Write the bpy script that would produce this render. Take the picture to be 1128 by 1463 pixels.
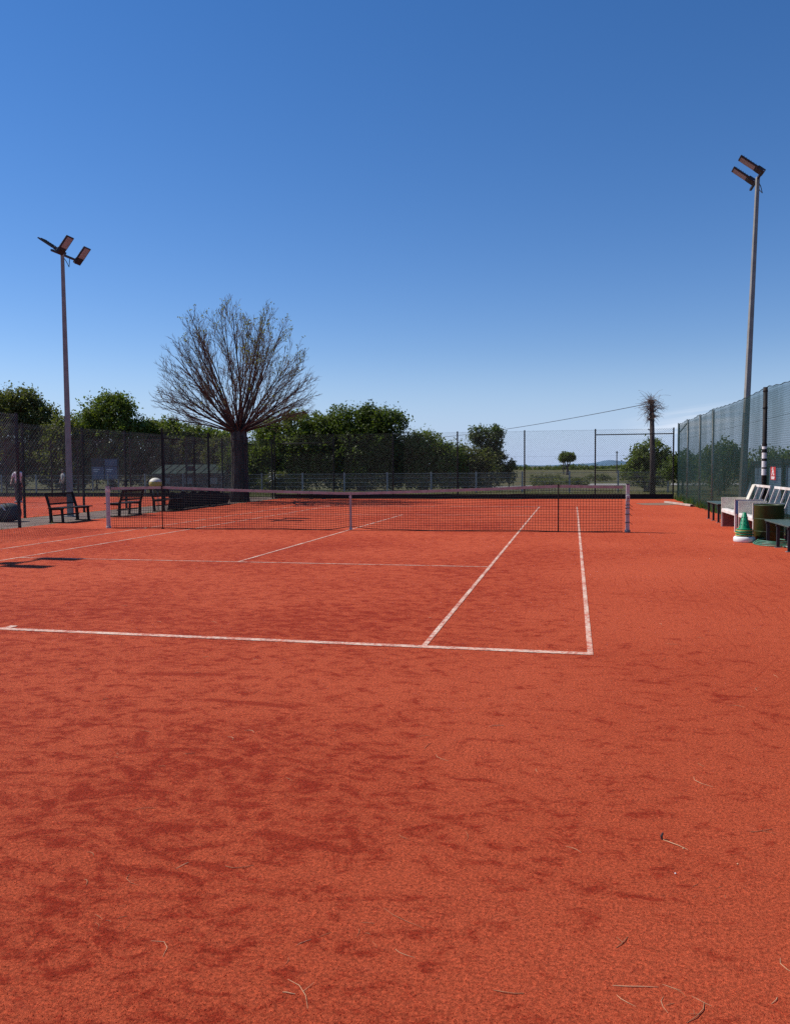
import bpy, math, random
import numpy as np
from mathutils import Vector, Matrix
R = math.radians
rng = np.random.default_rng(11)
random.seed(5)
S = bpy.context.scene
for o in list(bpy.data.objects): bpy.data.objects.remove(o)

# ------------------------------------------------------------------ camera
CAM = Vector((5.3216, -18.3577, 1.5203)); YAW, PIT, ROL = -0.221388, -0.056431, -0.008027
fw = Vector((math.sin(YAW)*math.cos(PIT), math.cos(YAW)*math.cos(PIT), math.sin(PIT)))
rt = Vector((math.cos(YAW), -math.sin(YAW), 0)); up = rt.cross(fw)
c_, s_ = math.cos(ROL), math.sin(ROL)
rt, up = c_*rt + s_*up, -s_*rt + c_*up
cd = bpy.data.cameras.new('camera'); cam = bpy.data.objects.new('camera', cd); S.collection.objects.link(cam)
cam.matrix_world = Matrix(((rt.x, up.x, -fw.x, CAM.x), (rt.y, up.y, -fw.y, CAM.y), (rt.z, up.z, -fw.z, CAM.z), (0, 0, 0, 1)))
cd.sensor_fit = 'HORIZONTAL'; cd.sensor_width = 36; cd.lens = 36*1131.6/1128; cd.clip_start = .05; cd.clip_end = 20000
S.camera = cam

# ------------------------------------------------------------------ sky and sun
SUN = Vector((-0.90, 0.12, 1.0)).normalized()
EL = math.asin(SUN.z); AZ = math.atan2(SUN.x, SUN.y)
w = bpy.data.worlds.new('World'); S.world = w; w.use_nodes = True
nt = w.node_tree; nt.nodes.clear()
sky = nt.nodes.new('ShaderNodeTexSky'); sky.sky_type = 'NISHITA'; sky.sun_disc = False
sky.sun_elevation = EL; sky.sun_rotation = AZ % (2*math.pi); sky.altitude = 20; sky.air_density = 1.0; sky.dust_density = 0.0; sky.ozone_density = 3.0
bg = nt.nodes.new('ShaderNodeBackground'); bg.inputs['Strength'].default_value = 0.105
wo = nt.nodes.new('ShaderNodeOutputWorld')
# one thin streak of cirrus low in the sky beyond the green fence
tc = nt.nodes.new('ShaderNodeTexCoord'); sp = nt.nodes.new('ShaderNodeSeparateXYZ'); nt.links.new(tc.outputs['Generated'], sp.inputs[0])
def wm(op, a, b=None, clamp=False):
    n = nt.nodes.new('ShaderNodeMath'); n.operation = op; n.use_clamp = clamp
    for i, v in enumerate((a, b)):
        if v is None: continue
        if isinstance(v, (int, float)): n.inputs[i].default_value = v
        else: nt.links.new(v, n.inputs[i])
    return n.outputs[0]
az = wm('ARCTAN2', sp.outputs[0], sp.outputs[1]); el = wm('ARCSINE', sp.outputs[2])
cb = nt.nodes.new('ShaderNodeCombineXYZ'); nt.links.new(wm('MULTIPLY', az, 7.0), cb.inputs[0]); nt.links.new(wm('MULTIPLY', wm('SUBTRACT', el, wm('MULTIPLY', az, 0.11)), 170.0), cb.inputs[1])
ns = nt.nodes.new('ShaderNodeTexNoise'); ns.inputs['Scale'].default_value = 1.0; ns.inputs['Detail'].default_value = 5; nt.links.new(cb.outputs[0], ns.inputs['Vector'])
def bump1(v, c, wd): return wm('SUBTRACT', 1.0, wm('ABSOLUTE', wm('DIVIDE', wm('SUBTRACT', v, c), wd)), True)
e2 = wm('SUBTRACT', el, wm('MULTIPLY', az, 0.11))
cl = wm('MULTIPLY', wm('MULTIPLY', bump1(az, 0.135, 0.085), bump1(e2, 0.034, 0.022)), wm('MULTIPLY', wm('SUBTRACT', ns.outputs['Fac'], 0.38, True), 5.0, True))
mx = nt.nodes.new('ShaderNodeMixRGB'); nt.links.new(wm('MULTIPLY', cl, 1.15, True), mx.inputs[0]); nt.links.new(sky.outputs[0], mx.inputs[1]); mx.inputs[2].default_value = (6.9, 8.1, 8.3, 1)
hs = nt.nodes.new('ShaderNodeHueSaturation'); hs.inputs['Saturation'].default_value = 1.28; nt.links.new(mx.outputs[0], hs.inputs['Color'])
hz = nt.nodes.new('ShaderNodeMapRange'); hz.interpolation_type = 'SMOOTHSTEP'; hz.inputs[1].default_value = -.02; hz.inputs[2].default_value = .15; hz.inputs[3].default_value = .85; hz.inputs[4].default_value = 0; nt.links.new(el, hz.inputs[0])
hm = nt.nodes.new('ShaderNodeMixRGB'); nt.links.new(hz.outputs[0], hm.inputs[0]); nt.links.new(sky.outputs[0], hm.inputs[1]); hm.inputs[2].default_value = (4.2, 5.9, 7.7, 1); nt.links.new(hm.outputs[0], mx.inputs[1])
wb = nt.nodes.new('ShaderNodeMixRGB'); wb.blend_type = 'MULTIPLY'; wb.inputs[0].default_value = 1; wb.inputs[2].default_value = (1.06, .965, 1.10, 1); nt.links.new(hs.outputs[0], wb.inputs[1])
nt.links.new(wb.outputs[0], bg.inputs['Color']); nt.links.new(bg.outputs[0], wo.inputs[0])
sd = bpy.data.lights.new('sun', 'SUN'); sd.energy = 5.0; sd.angle = R(0.53); sd.color = (1.0, 0.95, 0.87)
so = bpy.data.objects.new('sun', sd); S.collection.objects.link(so); so.location = (-60, 10, 70)
so.rotation_euler = (-SUN).to_track_quat('-Z', 'Y').to_euler()
S.view_settings.view_transform = 'Standard'; S.view_settings.look = 'None'; S.view_settings.gamma = 1; S.view_settings.exposure = 0
S.view_settings.use_curve_mapping = False
S.render.engine = 'CYCLES'; S.render.resolution_x = 789; S.render.resolution_y = 1024
S.cycles.transparent_max_bounces = 24; S.cycles.use_denoising = False

# ------------------------------------------------------------------ materials
class NT:
    def __init__(s, name):
        m = bpy.data.materials.new(name); m.use_nodes = True; s.m = m; s.t = m.node_tree
        s.p = s.t.nodes['Principled BSDF']; s.out = s.t.nodes['Material Output']
        s.tc = s.t.nodes.new('ShaderNodeTexCoord'); s.co = s.tc.outputs['Object']
    def n(s, typ, **k):
        x = s.t.nodes.new(typ)
        for a, b in k.items(): setattr(x, a, b)
        return x
    def l(s, a, b): s.t.links.new(a, b)
    def noise(s, scale, detail=4, rough=.55, dist=0, vec=None, out='Fac'):
        x = s.n('ShaderNodeTexNoise'); x.inputs['Scale'].default_value = scale; x.inputs['Detail'].default_value = detail
        x.inputs['Roughness'].default_value = rough; x.inputs['Distortion'].default_value = dist
        s.l(vec if vec is not None else s.co, x.inputs['Vector']); return x.outputs[out]
    def mapping(s, scale=(1, 1, 1), loc=(0, 0, 0), rot=(0, 0, 0), vec=None):
        x = s.n('ShaderNodeMapping'); x.inputs['Scale'].default_value = scale; x.inputs['Location'].default_value = loc; x.inputs['Rotation'].default_value = rot
        s.l(vec if vec is not None else s.co, x.inputs['Vector']); return x.outputs[0]
    def ramp(s, fac, a, b, lo=0.0, hi=1.0):
        x = s.n('ShaderNodeMapRange'); x.interpolation_type = 'SMOOTHSTEP'
        x.inputs[1].default_value = a; x.inputs[2].default_value = b; x.inputs[3].default_value = lo; x.inputs[4].default_value = hi
        s.l(fac, x.inputs[0]); return x.outputs[0]
    def math(s, op, a, b=None, clamp=False):
        x = s.n('ShaderNodeMath', operation=op); x.use_clamp = clamp
        for i, v in enumerate((a, b)):
            if v is None: continue
            if isinstance(v, (int, float)): x.inputs[i].default_value = v
            else: s.l(v, x.inputs[i])
        return x.outputs[0]
    def mix(s, fac, a, b, mode='MIX'):
        x = s.n('ShaderNodeMixRGB', blend_type=mode)
        for i, v in enumerate((fac, a, b)):
            if isinstance(v, (int, float)): x.inputs[i].default_value = v
            elif isinstance(v, tuple): x.inputs[i].default_value = v + (1,)*(4-len(v))
            else: s.l(v, x.inputs[i])
        return x.outputs[0]
    def bump(s, h, strength, dist, prev=None):
        x = s.n('ShaderNodeBump'); x.inputs['Strength'].default_value = strength; x.inputs['Distance'].default_value = dist
        s.l(h, x.inputs['Height'])
        if prev is not None: s.l(prev, x.inputs['Normal'])
        return x.outputs[0]
def pm(name, c1, c2=None, scale=6, rough=.6, metal=0, bump=0, bscale=None, spec=.4):
    """two-tone noisy paint / wood / metal"""
    q = NT(name); c2 = c2 or tuple(v*.7 for v in c1)
    f = q.ramp(q.noise(scale, 6, .6), .35, .65)
    q.l(q.mix(f, c1, c2), q.p.inputs['Base Color']); q.p.inputs['Roughness'].default_value = rough; q.p.inputs['Metallic'].default_value = metal
    q.p.inputs['Specular IOR Level'].default_value = spec
    if bump: q.l(q.bump(q.noise(bscale or scale*6, 4), bump, .01), q.p.inputs['Normal'])
    return q.m
def leafmat(name, c1, c2, trans=.45, scale=1.2):
    q = NT(name); t = q.t
    f = q.ramp(q.noise(scale, 5, .7), .3, .7); col = q.mix(f, c1, c2)
    q.l(col, q.p.inputs['Base Color']); q.p.inputs['Roughness'].default_value = .55; q.p.inputs['Specular IOR Level'].default_value = .3
    tr = q.n('ShaderNodeBsdfTranslucent'); q.l(q.mix(1.0, col, (1.1, 1.25, .5), 'MULTIPLY'), tr.inputs['Color'])
    ms = q.n('ShaderNodeMixShader'); ms.inputs[0].default_value = trans; q.l(q.p.outputs[0], ms.inputs[1]); q.l(tr.outputs[0], ms.inputs[2]); q.l(ms.outputs[0], q.out.inputs[0])
    return q.m

SKIDS = [((4.06, -15.33), (4.47, -15.42), .05), ((4.41, -15.23), (4.50, -15.40), .04), ((3.47, -15.45), (3.77, -15.61), .026), ((3.77, -15.61), (4.06, -15.64), .03), ((3.57, -15.71), (3.77, -15.72), .022), ((3.0, -13.61), (3.59, -13.65), .06), ((2.2, -13.1), (2.8, -13.0), .07), ((3.4, -14.6), (3.7, -14.66), .05), ((2.9, -14.3), (3.0, -14.5), .06)]
def clay_colour(q):
    """red brick dust: damp scuffed patches, drag-mat arcs, grain"""
    warp = q.noise(1.3, 4, .6, out='Color')
    wv = q.n('ShaderNodeVectorMath', operation='MULTIPLY_ADD'); q.l(warp, wv.inputs[0]); wv.inputs[1].default_value = (.30, .30, 0); q.l(q.co, wv.inputs[2])
    big = q.noise(.32, 3, .5, vec=q.mapping(loc=(4, 3, 0)))
    mid = q.noise(5.2, 8, .76, .5, vec=q.mapping((1, 1.5, 1), vec=wv.outputs[0]))
    sml = q.noise(13.0, 6, .75, .4, vec=q.mapping((1, 1.5, 1), vec=wv.outputs[0]))
    tiny = q.noise(38, 5, .75)
    sx = q.n('ShaderNodeSeparateXYZ'); q.l(q.co, sx.inputs[0])
    left = q.ramp(sx.outputs[0], 7.0, 3.0)                                   # the played side is more scuffed than the run-off
    amt = q.math('MULTIPLY', left, .05)
    pat = q.math('ADD', q.math('ADD', q.math('MULTIPLY', mid, .55), q.math('MULTIPLY', sml, .33)), q.math('ADD', q.math('MULTIPLY', big, .18), q.math('MULTIPLY', tiny, .10)))
    pat = q.math('ADD', pat, amt)
    dark = q.ramp(pat, .590, .705)
    # combed tracks of the drag mat: straight along the court, turning behind the baseline
    yy = q.math('MINIMUM', q.math('ADD', sx.outputs[1], 11.2), 0.0); xx = q.math('SUBTRACT', sx.outputs[0], 5.0)
    rr = q.math('SQRT', q.math('ADD', q.math('MULTIPLY', xx, xx), q.math('MULTIPLY', yy, yy)))
    rr = q.math('ADD', rr, q.math('MULTIPLY', q.noise(.7, 2), .35))
    cx = q.n('ShaderNodeCombineXYZ'); q.l(q.math('MULTIPLY', rr, 34), cx.inputs[0]); q.l(q.math('MULTIPLY', q.noise(.5, 2), 2), cx.inputs[1])
    lines = q.ramp(q.noise(1.0, 3, .65, vec=cx.outputs[0]), .50, .66)
    lines = q.math('MULTIPLY', lines, q.ramp(q.noise(.55, 3, .6, vec=q.mapping(loc=(9, 1, 0))), .34, .56))
    lines = q.math('MULTIPLY', lines, q.math('MULTIPLY', q.ramp(sx.outputs[0], 3.6, 4.8), q.ramp(sx.outputs[1], -14.2, -12.6)))
    dk = q.math('MAXIMUM', dark, q.math('MULTIPLY', lines, .55))
    # skid marks left by shoes, scraped down to the damp clay
    wq = q.n('ShaderNodeVectorMath', operation='MULTIPLY_ADD'); q.l(q.noise(9, 4, .6, out='Color'), wq.inputs[0]); wq.inputs[1].default_value = (.09, .09, 0); q.l(q.co, wq.inputs[2])
    for (ax, ay), (bx, by), wd_ in SKIDS:
        d_ = Vector((bx-ax, by-ay, 0)); sb_ = q.n('ShaderNodeVectorMath', operation='SUBTRACT'); q.l(wq.outputs[0], sb_.inputs[0]); sb_.inputs[1].default_value = (ax+.045, ay+.045, 0)
        dt = q.n('ShaderNodeVectorMath', operation='DOT_PRODUCT'); q.l(sb_.outputs[0], dt.inputs[0]); dt.inputs[1].default_value = d_/d_.length_squared
        tt = q.math('ADD', dt.outputs['Value'], 0.0, True); sc_ = q.n('ShaderNodeVectorMath', operation='SCALE'); sc_.inputs[0].default_value = d_; q.l(tt, sc_.inputs['Scale'])
        df = q.n('ShaderNodeVectorMath', operation='SUBTRACT'); q.l(sb_.outputs[0], df.inputs[0]); q.l(sc_.outputs[0], df.inputs[1]); ln_ = q.n('ShaderNodeVectorMath', operation='LENGTH'); q.l(df.outputs[0], ln_.inputs[0])
        dk = q.math('MAXIMUM', dk, q.ramp(ln_.outputs['Value'], wd_, wd_*.35, 0, .85))
    g1 = q.noise(300, 3, .8); g2 = q.noise(85, 4, .75)
    col = q.mix(q.ramp(big, .35, .65), (.530, .091, .036), (.49, .079, .030))
    col = q.mix(q.math('MULTIPLY', q.ramp(sml, .52, .70), .35), col, (.58, .125, .060))
    col = q.mix(q.math('MULTIPLY', dk, .84), col, (.27, .019, .006))
    gr = q.mix(q.ramp(q.noise(2.3, 4, .6), .35, .65), (1.03, 1.03, 1.03), q.mix(q.ramp(g1, .30, .70), (.38, .38, .38), (1.75, 1.75, 1.75))); gs = q.ramp(g2, .32, .68, .60, 1.42); gt_ = q.ramp(tiny, .3, .7, .86, 1.14)
    gm = q.math('MULTIPLY', gs, gt_); cg = q.n('ShaderNodeCombineXYZ'); [q.l(gm, cg.inputs[i]) for i in range(3)]
    col = q.mix(1.0, q.mix(1.0, col, cg.outputs[0], 'MULTIPLY'), q.mix(.75, (1, 1, 1), gr), 'MULTIPLY')
    wn = q.n('ShaderNodeTexVoronoi'); wn.inputs['Scale'].default_value = 70; q.l(q.co, wn.inputs['Vector'])
    sc = q.n('ShaderNodeSeparateXYZ'); q.l(wn.outputs['Color'], sc.inputs[0])
    sp = q.math('MULTIPLY', q.math('LESS_THAN', wn.outputs['Distance'], .10), q.math('GREATER_THAN', sc.outputs[0], .90))
    col = q.mix(q.math('MULTIPLY', sp, .32), col, (.62, .22, .13))
    return col, dk, g1, g2, sml, tiny
def clay(name):
    q = NT(name); col, dk, g1, g2, sml, tiny = clay_colour(q)
    q.l(col, q.p.inputs['Base Color']); q.p.inputs['Roughness'].default_value = .95; q.p.inputs['Specular IOR Level'].default_value = .12
    b = q.bump(sml, .5, .03); b = q.bump(dk, -.4, .012, b); b = q.bump(tiny, .6, .014, b); b = q.bump(g2, .8, .009, b); b = q.bump(g1, .9, .004, b)
    q.l(b, q.p.inputs['Normal']); return q.m
def linemat(name):
    q = NT(name); col, dk, g1, g2, sml, mid = clay_colour(q)
    wear = q.math('ADD', q.math('ADD', q.math('MULTIPLY', q.noise(26, 5, .75), .55), q.math('MULTIPLY', q.noise(2.2, 4), .35)), q.math('MULTIPLY', g1, .25))
    cov = q.ramp(wear, .48, .68, .12, 1)
    q.l(q.mix(cov, (.78, .62, .48), col), q.p.inputs['Base Color']); q.p.inputs['Roughness'].default_value = .85
    q.l(q.bump(g1, .6, .003), q.p.inputs['Normal']); return q.m
def grassground(name):
    q = NT(name)
    a = q.ramp(q.noise(.10, 5, .6), .38, .62); b = q.ramp(q.noise(.9, 6, .7), .35, .68); c = q.ramp(q.noise(14, 4, .7), .3, .7)
    col = q.mix(a, (.125, .105, .050), (.075, .085, .030)); col = q.mix(q.math('MULTIPLY', b, .7), col, (.045, .045, .018)); col = q.mix(q.math('MULTIPLY', c, .35), col, (.15, .125, .065))
    q.l(col, q.p.inputs['Base Color']); q.p.inputs['Roughness'].default_value = 1; q.p.inputs['Specular IOR Level'].default_value = .1
    q.l(q.bump(q.noise(9, 5, .7), .8, .05), q.p.inputs['Normal']); return q.m
def concrete(name, c1=(.33, .29, .25), c2=(.20, .16, .13)):
    q = NT(name); f = q.ramp(q.noise(1.3, 6, .7), .35, .65); g = q.ramp(q.noise(60, 3), .3, .7, .8, 1.15)
    cg = q.n('ShaderNodeCombineXYZ'); [q.l(g, cg.inputs[i]) for i in range(3)]
    q.l(q.mix(1.0, q.mix(f, c1, c2), cg.outputs[0], 'MULTIPLY'), q.p.inputs['Base Color']); q.p.inputs['Roughness'].default_value = .95
    q.l(q.bump(q.noise(40, 4), .4, .01), q.p.inputs['Normal']); return q.m
def windscreen_mat(name):
    q = NT(name)
    warp = q.noise(2.0, 3, vec=q.mapping((.3, 1, .5)))
    sx = q.n('ShaderNodeSeparateXYZ'); q.l(q.co, sx.inputs[0])
    ph = q.math('ADD', q.math('MULTIPLY', sx.outputs[2], 125), q.math('MULTIPLY', warp, 6))
    th = q.math('MULTIPLY_ADD', q.math('SINE', ph), .5); q.t.nodes[-1].inputs[2].default_value = .5
    streak = q.ramp(q.noise(1, 4, .65, vec=q.mapping((1, 4.0, .30))), .40, .62)
    al = q.math('ADD', q.math('MULTIPLY', q.ramp(th, .15, .85), .17), q.math('MULTIPLY_ADD', streak, -.15)); q.t.nodes[-2].inputs[2].default_value = .54
    col = q.mix(q.ramp(q.noise(3, 5), .3, .7), (.008, .040, .029), (.016, .054, .042))
    q.l(col, q.p.inputs['Base Color']); q.p.inputs['Roughness'].default_value = .6
    tl = q.n('ShaderNodeBsdfTranslucent'); q.l(col, tl.inputs[0]); m1 = q.n('ShaderNodeMixShader'); m1.inputs[0].default_value = .35; q.l(q.p.outputs[0], m1.inputs[1]); q.l(tl.outputs[0], m1.inputs[2])
    tp = q.n('ShaderNodeBsdfTransparent'); m2 = q.n('ShaderNodeMixShader'); q.l(al, m2.inputs[0]); q.l(tp.outputs[0], m2.inputs[1]); q.l(m1.outputs[0], m2.inputs[2])
    q.l(m2.outputs[0], q.out.inputs[0]); return q.m
def bark(name, c1, c2, sc=3):
    q = NT(name); n = q.noise(sc, 6, .7, vec=q.mapping((3, 3, .6)))
    q.l(q.mix(q.ramp(n, .35, .65), c1, c2), q.p.inputs['Base Color']); q.p.inputs['Roughness'].default_value = .9
    q.l(q.bump(n, .8, .05), q.p.inputs['Normal']); return q.m

M = dict(
 crumb=pm('crumb', (.50, .075, .03), (.30, .02, .012), 90, .95, spec=.1),
 clay=clay('clay'), line=linemat('court_line_paint'), grass=grassground('dry_grass_ground'), concrete=concrete('old_concrete', (.22, .155, .115), (.13, .075, .052)),
 path=concrete('gravel_path', (.30, .28, .25), (.21, .19, .16)), patch=concrete('grey_sand', (.20, .135, .085), (.26, .12, .075)),
 field=pm('green_field', (.085, .095, .022), (.055, .07, .018), .6, 1, spec=.1), hill=pm('hazed_hill', (.10, .17, .24), (.12, .19, .26), .01, 1, spec=.0),
 netcord=pm('net_cord', (.008, .008, .009), (.02, .018, .017), 9, .8), tape=pm('net_tape', (.44, .39, .33), (.35, .29, .24), 7, .85),
 alu=pm('aluminium_post', (.52, .50, .48), (.42, .39, .37), 14, .6, .0), black=pm('black_steel', (.012, .013, .014), (.03, .022, .018), 12, .65, spec=.2),
 dgreen=pm('dark_green_steel', (.012, .018, .016), (.024, .024, .022), 9, .7, spec=.15), galv=pm('galvanised', (.36, .36, .35), (.24, .24, .235), 10, .5, .45),
 wireback=pm('dull_wire', (.085, .09, .088), (.06, .068, .065), 3, .7, spec=.2), mastgrey=pm('mast_grey', (.265, .27, .25), (.21, .215, .20), 5, .7, spec=.2), wire=pm('galvanised_wire', (.20, .215, .205), (.13, .15, .14), 3, .55, .2), wiregreen=pm('green_wire', (.035, .05, .045), (.05, .065, .06), 3, .7, spec=.2),
 kick=pm('black_board', (.010, .010, .010), (.02, .018, .016), 5, .8), screen=windscreen_mat('green_windscreen'),
 tarp=pm('dark_tarp', (.007, .010, .009), (.016, .02, .017), 3, .9), white=pm('white_paint', (.78, .76, .72), (.60, .52, .45), 5, .6),
 cream=pm('cream_paint', (.72, .68, .56), (.62, .57, .46), 7, .6), bluepanel=pm('blue_panel', (.10, .22, .42), (.14, .27, .45), 6, .6), bounce_shade=pm('clay_bounce_shade', (.22, .10, .08), (.16, .07, .06), 9, .8),  # brown-red holds the white benches' under-seat shade and clay bounce
 benchgreen=pm('bench_green_paint', (.050, .085, .075), (.085, .12, .11), 12, .5), olive=pm('barrel_green', (.024, .042, .006), (.034, .048, .010), 5, .5),
 conegreen=pm('cone_green', (.0, .23, .095), (.0, .19, .08), 12, .45), yellow=pm('yellow_plastic', (.50, .41, .10), (.42, .34, .10), 9, .6), hose=pm('green_hose', (.05, .17, .10), (.09, .21, .15), 15, .45),
 ledbody=pm('led_body', (.02, .019, .022), (.035, .03, .03), 8, .5), bark=bark('tree_bark', (.11, .075, .058), (.055, .036, .03)), twig=bark('branch_bark', (.070, .046, .038), (.036, .023, .022), 5), finetwig=bark('twig_bark', (.17, .14, .095), (.11, .088, .06), 5), trunkp=bark('pale_bark', (.10, .085, .072), (.032, .027, .023), 2.6),
 polewood=bark('pole_wood', (.075, .056, .045), (.038, .028, .024)), vine=bark('dry_vine', (.22, .135, .085), (.11, .065, .045), 8),
 leafD=leafmat('leaf_dark', (.060, .090, .018), (.115, .145, .028)), leafM=leafmat('leaf_mid', (.095, .130, .024), (.155, .185, .040)), leafL=leafmat('leaf_light', (.11, .145, .028), (.16, .18, .05)),
 leafO=leafmat('leaf_olive', (.085, .098, .030), (.15, .15, .05)), leafE=leafmat('leaf_grey', (.13, .155, .075), (.075, .10, .035)), bud=leafmat('spring_bud', (.22, .22, .05), (.16, .15, .04), .5),
 blade=leafmat('grass_blade', (.10, .13, .03), (.19, .16, .075)), weed=leafmat('weed_leaf', (.05, .10, .025), (.09, .13, .035)), blossom=pm('white_blossom', (.75, .74, .70), (.6, .58, .52), 10, .8),
 roof=pm('green_sheet_roof', (.040, .068, .055), (.03, .05, .042), 3, .85, spec=.2), brown=pm('brown_wall', (.12, .085, .07), (.08, .06, .05), 4, .9), slate=pm('shelter_sheet', (.30, .45, .66), (.22, .34, .52), 2.2, .45, bump=.4, bscale=5), frame=pm('dark_frame', (.012, .018, .026), (.02, .025, .03), 6, .6),
 skin=pm('skin', (.45, .27, .19), (.40, .23, .16), 12, .6), shirtw=pm('white_shirt', (.76, .75, .75), (.62, .61, .62), 6, .9), shirtg=pm('pale_shirt', (.42, .42, .40), (.34, .34, .33), 6, .9), trousers=pm('dark_trousers', (.035, .03, .035), (.05, .045, .05), 6, .9), hair=pm('hair', (.03, .02, .015), (.05, .035, .025), 20, .7), shoe=pm('shoe', (.5, .48, .46), (.3, .3, .3), 10, .7),
 bag=pm('dark_bag', (.010, .022, .026), (.02, .035, .04), 5, .7), red=pm('sign_red', (.42, .035, .03), (.36, .03, .028), 6, .5), label_w=pm('label_white', (.78, .78, .76), (.7, .7, .68), 14, .6), boardblue=pm('board_print', (.085, .11, .17), (.13, .16, .22), 2.5, .7), straw=pm('straw', (.50, .22, .10), (.38, .15, .07), 15, .8), straw2=pm('pale_straw', (.68, .40, .22), (.58, .31, .16), 15, .8), plank=pm('pale_plank', (.55, .42, .35), (.42, .30, .24), 5, .8))
g_ = NT('led_glass'); g_.p.inputs['Base Color'].default_value = (.10, .075, .06, 1); g_.p.inputs['Roughness'].default_value = .28; g_.p.inputs['Specular IOR Level'].default_value = .7
vor = g_.n('ShaderNodeTexVoronoi'); vor.inputs['Scale'].default_value = 22; g_.l(g_.co, vor.inputs['Vector']); g_.l(g_.mix(g_.ramp(vor.outputs['Distance'], .25, .45), (.46, .48, .50), (.30, .31, .32)), g_.p.inputs['Base Color']); M['led'] = g_.m

# ------------------------------------------------------------------ mesh helpers
col = S.collection
class MB:
    def __init__(s): s.v = []; s.f = []; s.k = 0
    def add(s, v, f):
        v = np.asarray(v, float).reshape(-1, 3); s.v.append(v); s.f += [tuple(i+s.k for i in q) for q in f]; s.k += len(v); return s
    def box(s, c, size, rot=None):
        x, y, z = (q/2 for q in size)
        v = np.array([(-x,-y,-z),(x,-y,-z),(x,y,-z),(-x,y,-z),(-x,-y,z),(x,-y,z),(x,y,z),(-x,y,z)])
        if rot is not None: v = v @ np.array(rot).T
        return s.add(v+np.array(c), [(0,3,2,1),(4,5,6,7),(0,1,5,4),(1,2,6,5),(2,3,7,6),(3,0,4,7)])
    def bar(s, a, b, wd, th, upv=(0, 0, 1)):
        a, b = Vector(a), Vector(b); d = b-a; L = d.length; d.normalize(); u = Vector(upv)
        if abs(d.dot(u)) > .98: u = Vector((0, 1, 0))
        sd_ = d.cross(u).normalized(); u = sd_.cross(d)
        rot = np.array([d, sd_, u]).T
        return s.box((a+b)/2, (L, wd, th), rot)
    def tube(s, pts, rad, n=8, cap=True):
        pts = [Vector(q) for q in pts]
        if isinstance(rad, (int, float)): rad = [rad]*len(pts)
        vs = []; prev = None
        for i, q in enumerate(pts):
            d = (pts[min(i+1, len(pts)-1)]-pts[max(i-1, 0)]).normalized()
            if prev is None:
                a = d.orthogonal().normalized()
            else:
                a = prev-d*prev.dot(d); a = a.normalized() if a.length > 1e-6 else d.orthogonal().normalized()
            prev = a; b = d.cross(a)
            for k in range(n):
                t = 2*math.pi*k/n; vs.append(q+(a*math.cos(t)+b*math.sin(t))*rad[i])
        f = [(i*n+k, i*n+(k+1) % n, (i+1)*n+(k+1) % n, (i+1)*n+k) for i in range(len(pts)-1) for k in range(n)]
        if cap: f += [tuple(range(n-1, -1, -1)), tuple((len(pts)-1)*n+k for k in range(n))]
        return s.add([tuple(q) for q in vs], f)
    def lathe(s, c, prof, n=24):
        vs = [(c[0]+r*math.cos(2*math.pi*k/n), c[1]+r*math.sin(2*math.pi*k/n), c[2]+z) for r, z in prof for k in range(n)]
        f = [(i*n+k, i*n+(k+1) % n, (i+1)*n+(k+1) % n, (i+1)*n+k) for i in range(len(prof)-1) for k in range(n)]
        return s.add(vs, f)
    def build(s, name, mat, parent=None, smooth=False, bevel=0, loc=None):
        v = np.concatenate(s.v)
        if loc is not None: v = v-np.array(loc)
        me = bpy.data.meshes.new(name); me.from_pydata(v.tolist(), [], s.f); me.update()
        return finish(name, me, mat, parent, smooth, bevel, loc)
def finish(name, me, mat, parent=None, smooth=False, bevel=0, loc=None):
    if smooth: me.polygons.foreach_set('use_smooth', [True]*len(me.polygons))
    me.materials.append(M[mat] if isinstance(mat, str) else mat)
    o = bpy.data.objects.new(name, me); col.objects.link(o)
    if parent is not None: o.parent = parent
    elif loc is not None: o.location = loc
    if bevel:
        b = o.modifiers.new('bevel', 'BEVEL'); b.width = bevel; b.segments = 2; b.limit_method = 'ANGLE'
    return o
def tag(o, label=None, cat=None, group=None, kind=None):
    if label: o['label'] = label
    if cat: o['category'] = cat
    if group: o['group'] = group
    if kind: o['kind'] = kind
    return o
def thing(name, label, cat, loc=(0, 0, 0), rz=0, group=None):
    o = bpy.data.objects.new(name, None); col.objects.link(o); o.location = loc; o.rotation_euler = (0, 0, rz); o.empty_display_size = .2
    return tag(o, label, cat, group)
def copy_tree(o, parent=None):
    c = o.copy(); col.objects.link(c); c.parent = parent
    for ch in list(o.children): copy_tree(ch, c)
    return c
def tri_mesh(name, v, nper, mat, parent=None, quads=True):
    """v: (n*nper,3) faces of nper verts each"""
    n = len(v)//nper; me = bpy.data.meshes.new(name); me.vertices.add(len(v)); me.vertices.foreach_set('co', v.astype(np.float32).ravel())
    me.loops.add(len(v)); me.loops.foreach_set('vertex_index', np.arange(len(v), dtype=np.int32))
    me.polygons.add(n); me.polygons.foreach_set('loop_start', np.arange(0, len(v), nper, dtype=np.int32)); me.polygons.foreach_set('loop_total', np.full(n, nper, dtype=np.int32))
    me.update(); me.validate()
    return finish(name, me, mat, parent)

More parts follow.
